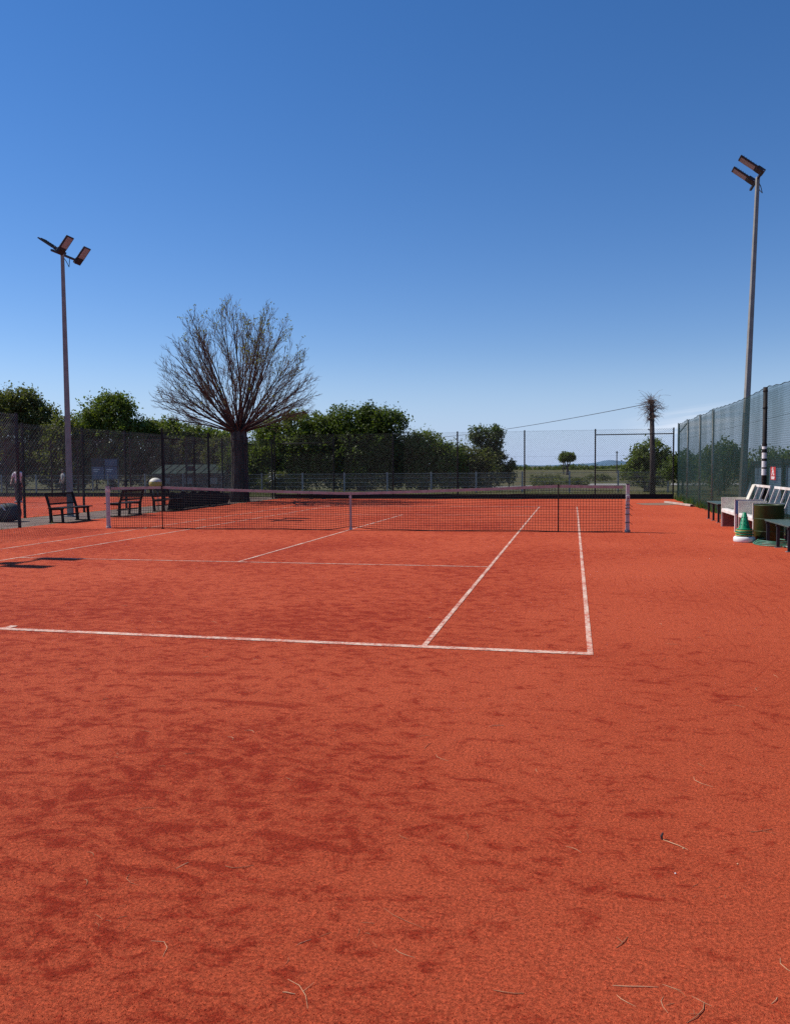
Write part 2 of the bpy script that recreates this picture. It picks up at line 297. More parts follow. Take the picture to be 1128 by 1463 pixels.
# ------------------------------------------------------------------ the setting
def sheet(name, x0, x1, y0, y1, z, mat, parent=None, nx=1, ny=1):
    b = MB(); xs = np.linspace(x0, x1, nx+1); ys = np.linspace(y0, y1, ny+1)
    v = [(x, y, z) for y in ys for x in xs]; f = [(j*(nx+1)+i, j*(nx+1)+i+1, (j+1)*(nx+1)+i+1, (j+1)*(nx+1)+i) for j in range(ny) for i in range(nx)]
    return b.add(v, f).build(name, mat, parent)
b = MB(); n = 96; rad = [0, 60, 200, 700, 2500, 9000]
v = [(0, 0, -.03)]+[(r*math.cos(2*math.pi*k/n), r*math.sin(2*math.pi*k/n), -.03) for r in rad[1:] for k in range(n)]
f = [(0, 1+k, 1+(k+1) % n) for k in range(n)]+[(1+i*n+k, 1+(i+1)*n+k, 1+(i+1)*n+(k+1) % n, 1+i*n+(k+1) % n) for i in range(len(rad)-2) for k in range(n)]
tag(b.add(v, f).build('ground', 'grass'), kind='structure')
court = tag(sheet('clay_court', -9.0, 9.72, -30, 18.9, 0, 'clay', None, 8, 16), kind='structure')
court2 = tag(sheet('clay_court', -36, -11.75, -30, 21.4, 0, 'clay', None, 8, 16), kind='structure')
tag(sheet('concrete_strip', -11.75, -9.0, -30, 21.4, -.006, 'concrete'), kind='structure')
def line(x0, x1, y0, y1, z=.004, par=court):
    o = sheet('court_line', x0, x1, y0, y1, z, 'line', par); return o
for sx in (-1, 1):
    line(sx*5.485-.045*(sx > 0), sx*5.485+.045*(sx < 0), -11.80, 11.80)
    line(sx*4.115-.045*(sx > 0), sx*4.115+.045*(sx < 0), -11.80, 11.80)
for sy in (-1, 1):
    line(-5.485, 5.485, min(sy*11.885, sy*11.80), max(sy*11.885, sy*11.80))
    line(-4.065, 4.065, sy*6.40-.022, sy*6.40+.022)
    line(-.025, .025, min(sy*6.37, sy*.0), max(sy*6.37, sy*.0)-.0)
    line(-.04, .04, min(sy*11.80, sy*11.69), max(sy*11.80, sy*11.69))
X2 = -21.6
for dx in (-5.485, -4.115, 4.115, 5.485): line(X2+dx-.025, X2+dx+.025, -11.8, 13.0, par=court2)
for y in (13.05, 7.5): line(X2-5.485, X2+5.485, y, y+.05, .008, court2)
# worn grey patch at the far end, outline uneven
vs = [(8.75, 14.2, .004)]+[(8.72+(1.02+.12*math.sin(3*t+1))*math.cos(t), 14.15+(.95+.2*math.sin(2*t))*math.sin(t), .004) for t in np.linspace(0, 2*math.pi, 29)[:-1]]
tag(MB().add(vs, [(0, 1+k, 1+(k+1) % 28) for k in range(28)]).build('bare_patch', 'patch'), kind='structure')
tag(sheet('gravel_path', 6, 60, 46, 52, -.02, 'path'), kind='structure')
b = MB(); b.add([(1.2, 39, -.02), (6.5, 46, -.02), (6.5, 52, -.02), (-1.5, 41.5, -.02)], [(0, 1, 2, 3)]); tag(b.build('gravel_path', 'path'), kind='structure')
# gently rising green field and far hills, distance haze put into their blue
b = MB(); xs = np.linspace(12, 330, 20); ys = np.linspace(230, 460, 8)
b.add([(x+.25*y*0, y, -.02+.011*(y-230)*min(1, (x-6)/40)+.2) for y in ys for x in xs], [(j*20+i, j*20+i+1, (j+1)*20+i+1, (j+1)*20+i) for j in range(7) for i in range(19)]); tag(b.build('field', 'field'), kind='structure')
b = MB(); hx = np.linspace(-2500, 2600, 120); hz = [16+5*math.sin(x/310)+34*math.exp(-((x-330)/120)**2)+14*math.exp(-((x-520)/160)**2)+4*math.sin(x/97+1) for x in hx]
b.add([(x, 7600, -2) for x in hx]+[(x, 7800, max(5, z)) for x, z in zip(hx, hz)]+[(x, 8200, -2) for x in hx], [(k*120+i, k*120+i+1, (k+1)*120+i+1, (k+1)*120+i) for k in range(2) for i in range(119)]); tag(b.build('hills', 'hill'), kind='structure')

# ------------------------------------------------------------------ tennis net
net = thing('tennis_net', 'long black tennis net with pale top band across the red clay court', 'net', (.04, .20, 0), math.atan2(.30, 13))
HL = 6.44
def ntop(x):
    a = abs(x)
    if a < 4.95: return .925+(1.085-.925)*(a/4.95)**1.25
    return 1.085-.025*(a-4.95)/(HL-4.95)
def nbot(x): return .015+.07*math.exp(-(x/.35)**2)+.012*math.sin(x*2.1)
b = MB(); cr = .0046
for x in np.arange(-HL+.05, HL-.04, .064):
    zt, zb = ntop(x)-.03, nbot(x); ys_ = .012*math.sin(x*3)
    b.tube([(x, 0, zb), (x+.004*math.sin(x*9), ys_, (zt+zb)/2), (x, 0, zt)], cr, 3, False)
xs = np.linspace(-HL+.05, HL-.05, 60)
for k in range(17):
    t = k/16; b.tube([(x, .012*math.sin(x*3)*math.sin(math.pi*t), nbot(x)*(1-t)+(ntop(x)-.05)*t) for x in xs], cr if k else .011, 3, False)
b.build('net_mesh', 'netcord', net)
b = MB()
for sgn in (-1, 1): b.add([(x, sgn*.011, ntop(x)-.065+dz*.065) for dz in (0, 1) for x in xs], [((i+1, i, 60+i, 60+i+1) if sgn < 0 else (i, i+1, 60+i+1, 60+i)) for i in range(59)])
b.add([(x, sgn*.011, ntop(x)) for sgn in (-1, 1) for x in xs], [(i, i+1, 60+i+1, 60+i) for i in range(59)]); b.build('headband', 'tape', net)
b = MB(); b.tube([(-HL-.02, 0, ntop(-HL)-.01)]+[(x, 0, ntop(x)-.008) for x in xs]+[(HL+.02, 0, ntop(HL)-.01)], .004, 5); b.build('net_cable', 'black', net)
b = MB(); b.box((0, -.016, .47), (.052, .006, .90)); b.box((0, .016, .47), (.052, .006, .90)); b.box((0, 0, .928), (.054, .038, .008)); st = b.build('centre_strap', 'tape', net)
b = MB(); b.box((0, -.020, .81), (.06, .012, .035)); b.build('buckle', 'alu', st); b = MB(); b.box((0, -.012, .035), (.07, .03, .05)); b.build('anchor', 'alu', st)
def net_post(x, y, label, winch):
    t = thing('net_post', label, 'net post', (x, y, 0), math.atan2(.30, 13), 'net posts')
    b = MB(); b.box((0, 0, .545), (.082, .082, 1.09)); b.build('post', 'alu', t, bevel=.01)
    b = MB(); b.box((0, 0, 1.10), (.086, .086, .02)); b.build('cap', 'ledbody', t, bevel=.004)
    b = MB(); b.lathe((0, 0, 0), [(.0, .0), (.066, .0), (.066, .05), (.06, .055), (.058, .0)], 16); b.build('ground_sleeve', 'galv' if winch else 'alu', t)
    s = -1 if x > 0 else 1
    for z in ((.22, .41, .55, .62, .80) if winch else ()): 
        b = MB(); b.tube([(s*.05, -.055, z), (-s*.05, -.058, z+.01), (-s*.05, .055, z), (s*.05, .055, z), (s*.05, -.055, z)], .007, 5); 
        if winch and z != .74: b.tube([(-s*.05, -.05, z), (-s*.10, -.07, z-.04)], .006, 4)
        b.build('tie_cord', 'netcord', t)
    if winch:
        b = MB(); b.box((0, -.07, .78), (.08, .05, .13)); wch = b.build('winch', 'alu', t, bevel=.006); b = MB(); b.tube([(0, -.095, .78), (0, -.15, .78)], .012, 8); b.build('crank_stub', 'black', wch)
    else:
        b = MB(); b.box((0, 0, .98), (.096, .096, .07)); b.build('collar', 'cream', t, bevel=.005)
net_post(-6.45, .05, 'aluminium net post with pale collar on the side of the backed benches', False)
net_post(6.53, .35, 'aluminium net post with winch and tied cords on the side of the white benches', True)
for x, y, lab in ((-4.91, .085, 'thin dark singles stick propping the net on the side of the backed benches'), (4.99, .315, 'thin dark singles stick propping the net on the side of the white benches')):
    t = thing('singles_stick', lab, 'net stick', (x, y-.04, 0), 0, 'singles sticks'); b = MB(); b.tube([(0, 0, 0), (0, 0, 1.09)], .014, 8); b.build('rod', 'black', t); b = MB(); b.box((0, .02, 1.085), (.03, .06, .03)); b.build('fork', 'black', t); b = MB(); b.lathe((0, 0, 0), [(.0, .012), (.04, .012), (.04, 0)], 12); b.build('foot', 'black', t)

# ------------------------------------------------------------------ chain-link fences
def chainlink(mb, L, H, z0, pitch, r, off=0.0):
    for sgn in (1, -1):
        for c in np.arange(-H, L, pitch):
            u0, u1 = max(0, c), min(L, c+H)
            if u1-u0 < .02: continue
            za, zb = u0-c, u1-c
            if sgn < 0: za, zb = H-za, H-zb
            mb.tube([(u0, sgn*r+off, z0+za), (u1, sgn*r+off, z0+zb)], r, 3, False)
def fence(name, label, p0, p1, posts, H, wire='wire', postm='dgreen', pr=.035, kick=0, rails=(), wires=(.1, .5, .97), pitch=.075, r=.0017, ph=None, group='court fences'):
    dx, dy = p1[0]-p0[0], p1[1]-p0[1]; L = math.hypot(dx, dy)
    t = thing(name, label, 'fence', (p0[0], p0[1], 0), math.atan2(dy, dx), group)
    for q in posts:
        b = MB(); b.box((q, .04, (ph or H)/2-.01), (pr*1.8, pr*1.8, (ph or H)+.08)); b.build('post', postm, t, bevel=.006)
    b = MB(); chainlink(b, L, H-.06, .06, pitch, r); b.build('chain_link', wire, t)
    for w_ in wires:
        b = MB(); b.tube([(0, 0, H*w_), (L, 0, H*w_)], .003, 4); b.build('tension_wire', wire, t)
    for a, c, z in rails:
        b = MB(); b.tube([(a, .04, z), (c, .04, z)], .024, 8); b.build('brace_rail', postm, t, True)
    if kick:
        b = MB(); b.box((L/2, -.02, kick/2), (L, .025, kick)); b.build('kickboard', 'kick', t)
    return t
YB = 19.1
fence('back_fence', 'tall chain-link fence with dark posts across the far end of the court', (-9.3, YB), (9.72, YB), [.02, 3.1, 6.1, 9.25, 12.4, 15.6, 19.0], 3.17, kick=.22, rails=[(.02, 3.1, 2.75), (15.6, 19.0, 2.93)], wires=(.02, .33, .62, .99), pitch=.10, r=.0030, wire='wireback')
fence('back_fence', 'tall chain-link fence behind the neighbouring red court, in front of the grass', (-35, 21.6), (-11.7, 21.6), [1.0, 4.6, 8.2, 11.2, 12.9, 16.2, 19.6, 23.2], 3.2, kick=.22, wires=(.02, .5, .99), pitch=.085, r=.0018)
fence('side_fence', 'chain-link fence section that stops at the open end before the backed benches', (-8.93, -16.1), (-8.93, -.1), [0, 4, 8, 12, 15.98], 3.0, wires=(.02, .5, .99), pitch=.085, r=.0030)
fence('side_fence', 'chain-link fence section running from the last backed bench past the bare tree', (-8.95, 7.5), (-9.28, 18.95), [0, 3.9, 7.6, 11.4], 2.95, wire='wiregreen', postm='dgreen', wires=(.02, .36, .99), pitch=.07, r=.0028, rails=[(0, 1.4, 2.62), (7.6, 9.2, 2.62)])
fence('side_fence', 'chain-link fence along the edge of the neighbouring court beyond the concrete strip', (-11.72, -12), (-11.72, 21.4), [3.6, 9.6, 15.7, 18.85, 21.6, 24.6, 27.4, 30.4, 33.2], 3.0, wire='wire', wires=(.02, .5, .97), pitch=.085, r=.0026)
# dark tarpaulin tied low along the fence by the bare tree
t = thing('low_tarpaulin', 'low black tarpaulin tied along the foot of the fence by the bare tree', 'tarpaulin', (-9.12, 8.3, 0), R(91.6))
b = MB(); nx = 60; b.add([(5.6*i/nx, .05+.03*math.sin(i*1.3)+.12*(1-j/4)**2, (.62+.05*math.sin(i*.7))*j/4*(1-.45*max(0, (i-44)/16))) for j in range(5) for i in range(nx+1)], [(j*(nx+1)+i, j*(nx+1)+i+1, (j+1)*(nx+1)+i+1, (j+1)*(nx+1)+i) for j in range(4) for i in range(nx)])
o = b.build('sheet', 'tarp', t, True); sm = o.modifiers.new('solid', 'SOLIDIFY'); sm.thickness = .012
b = MB(); b.tube([(0, .05, .63), (4.1, .05, .63)], .008, 5); b.build('rope', 'netcord', t)

# green windscreen fence on the sunny side
rf = thing('windscreen_fence', 'long see-through green windscreen fence beside the white benches', 'fence', (9.86, 19.05, 0), R(-90))
LR = 37.0
posts = [0, 2.9, 6.1, 8.9, 16.9, 20.5, 24.1, 27.7, 31.3, 35]
for i, q in enumerate(posts):
    yo = -.075 if q == 16.9 else .05; b = MB(); b.tube([(q, yo, -.05), (q, yo, 3.36)], .05 if q == 16.9 else .04, 12); o = b.build('post', 'black' if q in (0, 16.9) else 'galv', rf, True)
    if q == 16.9:
        for z in (.5, 1.1, 2.85, 3.25): 
            b = MB(); b.tube([(q, yo, z), (q, yo, z+.03)], .058, 12); b.build('band', 'black', o)
nx, nz = 260, 14
def wtop(u):
    k = max(i for i in range(len(posts)) if posts[i] <= u+1e-6); a = posts[k]; c = posts[min(k+1, len(posts)-1)] if k+1 < len(posts) else LR
    tt = (u-a)/max(.1, c-a); return 3.38-.07*math.sin(math.pi*tt)+.012*math.sin(u*9)
vv = []
for j in range(nz+1):
    for i in range(nx+1):
        u = LR*i/nx; z = .04+(wtop(u)-.04)*j/nz; vv.append((u, -.008+.018*math.sin(u*4.1+1.5*math.sin(u))*math.sin(math.pi*j/nz)+.008*math.sin(u*17+j), z))
b = MB(); b.add(vv, [(j*(nx+1)+i, j*(nx+1)+i+1, (j+1)*(nx+1)+i+1, (j+1)*(nx+1)+i) for j in range(nz) for i in range(nx)]); b.build('windscreen', 'screen', rf, True)
for z in (.08, 1.25, 2.62): b = MB(); b.tube([(0, .03, z), (LR, .03, z)], .004, 4); b.build('tension_wire', 'black', rf)
b = MB(); b.tube([(LR*i/nx, 0, wtop(LR*i/nx)) for i in range(nx+1)], .009, 4); b.build('top_hem', 'dgreen', rf)
b = MB(); chainlink(b, LR, 3.2, .06, .085, .0014, .035); b.build('chain_link', 'wiregreen', rf)
b = MB(); b.tube([(0, .05, 2.93), (2.9, .05, 3.28)], .022, 8); b.build('brace_rail', 'black', rf)
# signs fixed on the fence
t = thing('warning_sign', 'small red sign with white figure on the green windscreen fence', 'sign', (9.80, 1.32, 1.31), R(-90))
b = MB(); b.box((0, 0, 0), (.46, .008, .30)); b.build('panel', 'red', t)
b = MB()
for a, c, wd in (((-.02, -.006, .12), (.05, -.006, .0), .045), ((.0, -.006, .10), (-.10, -.006, -.045), .04), ((.04, -.006, .02), (.09, -.006, -.045), .04), ((.0, -.006, .08), (-.09, -.006, .10), .03)): b.bar(a, c, .003, wd)
b.box((-.01, -.006, .128), (.05, .003, .03)); b.build('pictogram', 'label_w', t)
b = MB(); b.box((0, -.006, -.085), (.30, .003, .025)); b.box((0, -.006, -.12), (.26, .003, .02)); b.build('text_bar', 'label_w', t)
t = thing('post_labels', 'black and white stickers wrapped round the dark fence post behind the white benches', 'stickers', (9.785, 2.15, 0), R(-90))
for z0, z1, m_ in ((1.95, 2.02, 'black'), (1.885, 1.95, 'label_w'), (1.80, 1.885, 'black'), (1.66, 1.80, 'label_w'), (1.60, 1.66, 'black'), (1.45, 1.60, 'label_w'), (1.415, 1.45, 'black'), (1.26, 1.415, 'label_w')):
    b = MB(); b.tube([(0, 0, z0+.001), (0, 0, z1-.001)], .056, 14); o = b.build('sticker', m_, t)
    if m_ == 'black' and z1-z0 > .03:
        b = MB(); b.box((-.015, -.059, (z0+z1)/2), (.05, .004, .012)); b.build('mark', 'label_w', o)

# ------------------------------------------------------------------ floodlights
def floodlight(x, y, H, heads, label, lean=(0, 0)):
    t = thing('floodlight_mast', label, 'floodlight', (x, y, 0), 0, 'floodlight masts'); t.rotation_euler = (lean[0], lean[1], 0)
    b = MB(); vs_ = [(sx_*h_, sy_*h_, z_) for z_, h_ in ((-.05, .085), (H, .046)) for sx_, sy_ in ((-.73, -1.21), (1.21, -.73), (.73, 1.21), (-1.21, .73))]
    b.add(vs_, [(k, (k+1) % 4, 4+(k+1) % 4, 4+k) for k in range(4)]+[(4, 5, 6, 7)]); b.build('mast', 'mastgrey', t, bevel=.012)
    b = MB(); b.box((0, 0, .012), (.36, .36, .024)); b.build('base_plate', 'galv', t)
    b = MB(); b.bar((0, -.55, H-.04), (0, .95, H-.04), .06, .06); b.build('crossbar', 'ledbody', t)
    b = MB(); b.tube([(0, 0, H-.08), (.10, .05, H-.25), (.16, .1, H-.42), (.1, .2, H-.3), (.02, .35, H-.06)], .011, 5); b.build('cable', 'black', t)
    for sx, yy, tilt, ln, back in heads:
        # plate along (cos tilt, sin tilt) to side sx, glass looks down and out
        L = Vector((sx*math.cos(tilt), 0, math.sin(tilt))); N = Vector((sx*math.sin(tilt), 0, -math.cos(tilt))); Wd = Vector((0, 1, 0))
        o0 = Vector((sx*.05, yy, H+.02))-L*back
        rot = np.array([L, Wd, N]).T
        b = MB(); b.box(o0+L*(.06+ln*.64), (ln*.74, .36, .045), rot); hd = b.build('lamp_head', 'ledbody', t, bevel=.012)
        b = MB(); b.box(o0+L*(.06+ln*.66)+N*.026, (ln*.58, .28, .01), rot); b.build('glass', 'led', hd)
        b = MB(); b.box(o0+L*(.06+ln*.16)-N*.01, (ln*.30, .30, .10), rot); b.build('driver_box', 'ledbody', hd, bevel=.012)
        b = MB(); b.bar(Vector((0, yy, H-.04)), o0+L*.16-N*.02, .05, .03); b.bar(o0+L*.1-Wd*.16, o0+L*.1+Wd*.16, .04, .03); b.build('bracket', 'galv', hd)
        b = MB()
        for q in range(6): b.box(o0+L*(.06+ln*(.40+.1*q))-N*.035, (.012, .30, .03), rot)
        b.build('cooling_fins', 'ledbody', hd)
floodlight(-10.66, 4.48, 8.45, [(1, -.15, R(50), .66, .16), (1, .85, R(50), .66, .26), (-1, .2, R(33), .95, .0)], 'grey floodlight mast with three lamp heads rising behind the backed benches')
floodlight(10.12, 6.42, 9.70, [(-1, -.45, R(36), .80, .20), (-1, .45, R(36), .74, .12)], 'tall grey floodlight mast with two lamp heads behind the green windscreen', (0, R(1.7)))
floodlight(-11.0, -6.3, 8.35, [(1, -.15, R(50), .66, .16), (1, .85, R(50), .66, .26), (-1, .2, R(33), .95, .0)], 'grey floodlight mast on the concrete strip nearer the baseline, seen by its shadow')

# ------------------------------------------------------------------ benches with backs
def back_bench():
    t = thing('park_bench', '', 'bench', (0, 0, 0), 0, 'backed benches on the concrete strip')
    for yy in (-.62, .62):
        b = MB(); b.bar((-.02, yy, 0), (-.05, yy, .42), .05, .08, (1, 0, 0)); b.bar((-.05, yy, .40), (-.19, yy, .86), .05, .06, (1, 0, 0)); b.build('back_leg', 'black', t)
        b = MB(); b.bar((.36, yy, 0), (.33, yy, .40), .05, .06, (1, 0, 0)); b.bar((-.05, yy, .38), (.38, yy, .40), .045, .05); b.build('front_leg', 'black', t)
        b = MB(); b.box((.16, yy, .012), (.50, .07, .024)); b.build('foot_bar', 'black', t)
    for k in range(4):
        b = MB(); b.box((.0+.125*k, 0, .425), (.105, 1.48, .03)); b.build('seat_slat', 'black', t, bevel=.004)
    for k, (x, z, h) in enumerate(((-.185, .83, .05), (-.095, .535, .045))):
        b = MB(); b.box((x, 0, z), (.035, 1.30, h)); b.build('back_rail', 'black', t, bevel=.004)
    b = MB()
    for yy in np.arange(-.6, .601, .026): b.tube([(-.098, yy, .55), (-.180, yy, .81)], .004, 4)
    for k in range(9): b.tube([(-.104-.009*k, -.6, .565+.028*k), (-.104-.009*k, .6, .565+.028*k)], .003, 4)
    b.build('back_mesh', 'black', t)
    b = MB(); b.box((.04, 0, .21), (.03, 1.2, .04)); b.build('stretcher', 'black', t)
    return t
b0 = back_bench()
for i, (x, y, rz, lab) in enumerate(((-9.32, 2.32, 0, 'dark backed bench in front of the grey floodlight mast'), (-8.98, 5.2, R(180), 'dark backed bench turned away from the net, between two other backed benches'), (-9.32, 8.1, 0, 'dark backed bench against the fence beside the black tarpaulin'))):
    o = b0 if i == 0 else copy_tree(b0); o.location = (x, y, 0); o.rotation_euler = (0, 0, rz); o['label'] = lab
# backless benches
def flat_bench(L, H, Wd, label, x, y, rz, mat='benchgreen'):
    t = thing('backless_bench', label, 'bench', (x, y, 0), rz, 'backless benches')
    n = 4
    for k in range(n):
        b = MB(); b.box((-Wd/2+Wd*(k+.5)/n, 0, H-.015), (Wd/n-.014, L, .03)); b.build('seat_slat', mat, t, bevel=.004)
    for yy in (-L/2+.10, 0, L/2-.10):
        for xx in (-Wd/2+.05, Wd/2-.05):
            b = MB(); b.box((xx, yy, (H-.07)/2), (.05, .05, H-.07)); lg = b.build('leg', 'frame' if mat == 'benchgreen' else 'black', t); b = MB(); b.box((xx, yy, .005), (.11, .09, .010)); b.build('foot_plate', 'galv', lg)
        b = MB(); b.box((0, yy, H-.05), (Wd-.02, .05, .04)); b.build('crosspiece', 'frame', t)
    return t
flat_bench(1.75, .46, .44, 'dark green slatted bench beside the green barrel', 9.14, -2.78, 0)
flat_bench(1.75, .50, .44, 'dark green slatted bench at the far end of the white benches', 9.22, 4.55, 0)
flat_bench(1.45, .38, .40, 'low black bench at the foot of the far chain-link fence', -7.15, 18.45, R(90), 'black')

# ------------------------------------------------------------------ white benches by the windscreen
def white_bench(label, y, leanboard, Wd=1.68):
    t = thing('white_bench', label, 'bench', (8.88, y, 0), 0, 'white benches by the windscreen')
    # far end: solid panel to the ground, near end: arm panel on two legs
    b = MB(); b.box((.29, Wd/2, .36), (.58, .022, .72)); b.build('end_panel', 'cream', t, bevel=.004)
    b = MB(); b.box((.29, Wd/2-.014, .19), (.50, .004, .36)); b.build('lower_shade', 'bounce_shade', t)  # thin overlay colouring the panel with under-seat shade and red clay bounce
    b = MB(); b.box((.29, -Wd/2, .565), (.58, .022, .31)); ap = b.build('arm_panel', 'bluepanel' if leanboard else 'cream', t, bevel=.004)
    b = MB(); b.box((-.0, -Wd/2, .565), (.022, .034, .33)); b.box((.29, -Wd/2, .727), (.60, .034, .02)); b.build('arm_trim', 'white', ap)
    for xx in (.02, .56):
        b = MB(); b.box((xx, -Wd/2, .205), (.05, .045, .41)); b.build('leg', 'white', t, bevel=.004)
    for k in range(4):
        b = MB(); z = .44-.03*k; b.box((.075+.135*k, 0, z), (.125, Wd-.03, .025)); b.build('seat_board', 'white', t, bevel=.004)
    b = MB(); b.box((.012, 0, .40), (.024, Wd-.03, .07)); b.build('front_apron', 'white', t, bevel=.003)
    b = MB(); b.box((.30, 0, .29), (.04, Wd-.04, .05)); b.build('under_beam', 'bounce_shade', t)  # beam coloured as the dark red shade below the seat
    a0, a1 = Vector((.52, 0, .36)), Vector((.74, 0, 1.02))
    for yy in (-.476*Wd, -.16*Wd, .16*Wd, .476*Wd):
        b = MB(); b.bar(a0+Vector((0, yy, 0)), a1+Vector((0, yy, 0)), .028, .032, (1, 0, 0)); b.build('back_upright', 'white', t)
    for q, h in ((0.99, .055), (.10, .04)):
        c = a0.lerp(a1, q); b = MB(); b.box((c.x, 0, c.z), (.035, Wd-.02, h)); b.build('back_rail', 'white', t, bevel=.004)
    if leanboard:
        b = MB(); b.bar(Vector((.46, .66, .42)), Vector((.70, .66, 1.03)), .30, .02, (1, 0, 0)); b.build('back_board', 'cream', t, bevel=.003)
    for yy in (-.42*Wd, .42*Wd):
        b = MB(); b.bar((.60, yy, .0), (.53, yy, .36), .045, .045); b.build('leg', 'white', t)
    return t
white_bench('white wooden bench with a cream board on its back, next to the far green bench', 1.56, True)
white_bench('white wooden bench with open back rungs, behind the green cone', -.40, False, 1.46)

# ------------------------------------------------------------------ cone stack, barrel, hose
t = thing('barrel', 'open dark green barrel between the cone and the near green bench', 'barrel', (9.09, -1.52, 0))
b = MB(); b.lathe((0, 0, 0), [(0, .0), (.26, 0), (.275, .02), (.275, .70), (.285, .715), (.275, .73), (.262, .72), (.262, .05), (0, .05)], 40); b.build('drum', 'olive', t, True)
for z in (.205, .45): b = MB(); b.lathe((0, 0, z), [(.2755, -.010), (.281, 0), (.2755, .010)], 40); b.build('rolling_hoop', 'olive', t, True)
t = thing('marker_tub', 'low white round tub on the clay under the saucer markers and cone', 'tub', (8.60, -1.74, 0))
b = MB(); b.lathe((0, 0, 0), [(0, 0), (.185, 0), (.20, .02), (.20, .085), (.18, .11), (0, .115)], 36); b.build('disc', 'label_w', t, True)
b = MB(); b.lathe((0, 0, .112), [(.05, 0), (.05, .012), (0, .013)], 20); b.build('hub', 'white', t)
z = .126
for i in range(5):
    m_ = 'yellow' if i % 2 == 0 else 'conegreen'
    o = thing('marker_disc', ('yellow' if i % 2 == 0 else 'green')+' saucer marker in the stack under the green cone', 'marker', (8.60+.008*math.sin(i*2), -1.74+.01*math.cos(i*3), z), 0, ('yellow' if i % 2 == 0 else 'green')+' saucer markers')
    b = MB(); b.lathe((0, 0, 0), [(.165, 0), (.168, .010), (.12, .024), (.06, .026), (.058, .018), (.118, .012), (.16, .0)], 30); b.build('saucer', m_, o, True); z += .0246
t = thing('training_cone', 'green training cone on top of the saucer marker stack', 'cone', (8.60, -1.74, z))
b = MB(); b.lathe((0, 0, 0), [(.145, 0), (.15, .004), (.15, .012), (.105, .022), (.10, .03), (.035, .325), (.022, .335), (.0, .336)], 30); b.build('cone_body', 'conegreen', t, True)
b = MB()
for zz in (.10, .17, .24):
    r_ = .10-.065*(zz-.03)/.295
    for k in range(10): b.box((r_*math.cos(.628*k), r_*math.sin(.628*k), zz), (.014, .014, .014))
b.build('holes_rim', 'hose', t)
t = thing('garden_hose', 'coiled green hose lying by the foot of the near green bench', 'hose', (9.0, -2.08, 0))
for k in range(4):
    b = MB(); b.tube([(.05+(.36-.03*k)*math.cos(a), -.1+(.5-.05*k)*math.sin(a)+.03*k, .013+.019*k+.004*math.sin(3*a+k)) for a in np.linspace(0, 2*math.pi, 40)], .0125, 7); b.build('hose_coil', 'hose', t, True)
t = thing('bucket_lid', 'pale flat lid lying on the clay under the near green bench', 'lid', (9.28, -2.72, 0)); b = MB(); b.lathe((0, 0, 0), [(0, .02), (.19, .02), (.20, .012), (.20, 0)], 24); b.build('disc', 'label_w', t); b = MB(); b.lathe((0, 0, .0), [(.20, .0), (.212, .004), (.212, .024), (.20, .026)], 24); b.build('rim', 'hose', t)
t = thing('timber_plank', 'pale timber plank lying on the clay at the far corner by the windscreen', 'plank', (9.22, 13.4, 0), math.atan2(-2.7, .6)); b = MB(); b.box((0, 0, .05), (2.8, .12, .07)); b.box((0, .09, .02), (2.75, .05, .04)); b.build('board', 'plank', t, bevel=.006); b = MB(); b.box((1.41, 0, .05), (.02, .12, .07)); b.build('end_cap', 'brown', t)

# ------------------------------------------------------------------ low panel fence on the grass
lf = thing('panel_fence', 'low pale wire panel fence across the grass beyond the courts', 'fence', (-41.3, 29, 0))
b = MB(); b.box((0, 0, .59), (.09, .07, 1.26)); post0 = b.build('post', 'galv', lf, bevel=.006)
PW = 2.73
b = MB()
for xx in np.arange(.06, PW-.03, .055): b.tube([(xx, -.03, .06), (xx, -.03, 1.17)], .0028, 3, False)
for z in (.08, .34, .60, .86, 1.13): b.box((PW/2, -.03, z), (PW-.04, .014, .018))
pan0 = b.build('wire_panel', 'galv', lf)
for k in range(22):
    if k:
        for o_ in (post0, pan0): c = o_.copy(); col.objects.link(c); c.parent = lf; c.location = (k*PW, 0, 0)

# ------------------------------------------------------------------ trees and shrubs
def leaves(blobs, n, size, spread=.32, shell=.55, seed=0, droop=0):
    g = np.random.default_rng(seed); V = []
    vol = np.array([q[3]*q[4]*q[5] for q in blobs])**.67; vol = vol/vol.sum()
    for q, fr in zip(blobs, vol):
        m = int(n*fr); nc = max(12, m//26)
        d = g.normal(size=(nc, 3)); d /= np.linalg.norm(d, axis=1)[:, None]
        rr = np.where(g.random(nc) < .8, shell+(1-shell)*g.random(nc)**.6, g.random(nc)*shell)*(1+.16*g.normal(size=nc)*.6)
        cc = d*rr[:, None]*np.array(q[3:6])+np.array(q[:3])
        idx = g.integers(0, nc, m); sp_ = spread*(.6+.8*g.random(nc))[idx]
        P = cc[idx]+g.normal(size=(m, 3))*sp_[:, None]*.55
        P = P[P[:, 2] > .05]; m = len(P)
        a = g.normal(size=(m, 3))+.4*(P-np.array(q[:3]))/np.array(q[3:6]); a /= np.linalg.norm(a, axis=1)[:, None]
        t_ = np.cross(a, g.normal(size=(m, 3))); t_ /= np.linalg.norm(t_, axis=1)[:, None]; u_ = np.cross(a, t_)
        s1 = size*(.6+.8*g.random(m))[:, None]; s2 = s1*.55
        V.append(np.stack([P-t_*s1, P+u_*s2+a*s2*.25, P+t_*s1, P-u_*s2+a*s2*.25], 1).reshape(-1, 3))
    return np.concatenate(V)
def limb_path(a, b_, k=4, wob=.12):
    a, b_ = Vector(a), Vector(b_); L = (b_-a).length
    return [a.lerp(b_, i/k)+Vector((random.gauss(0, 1), random.gauss(0, 1), random.gauss(0, .5)))*wob*L*.25*(0 < i < k) for i in range(k+1)]
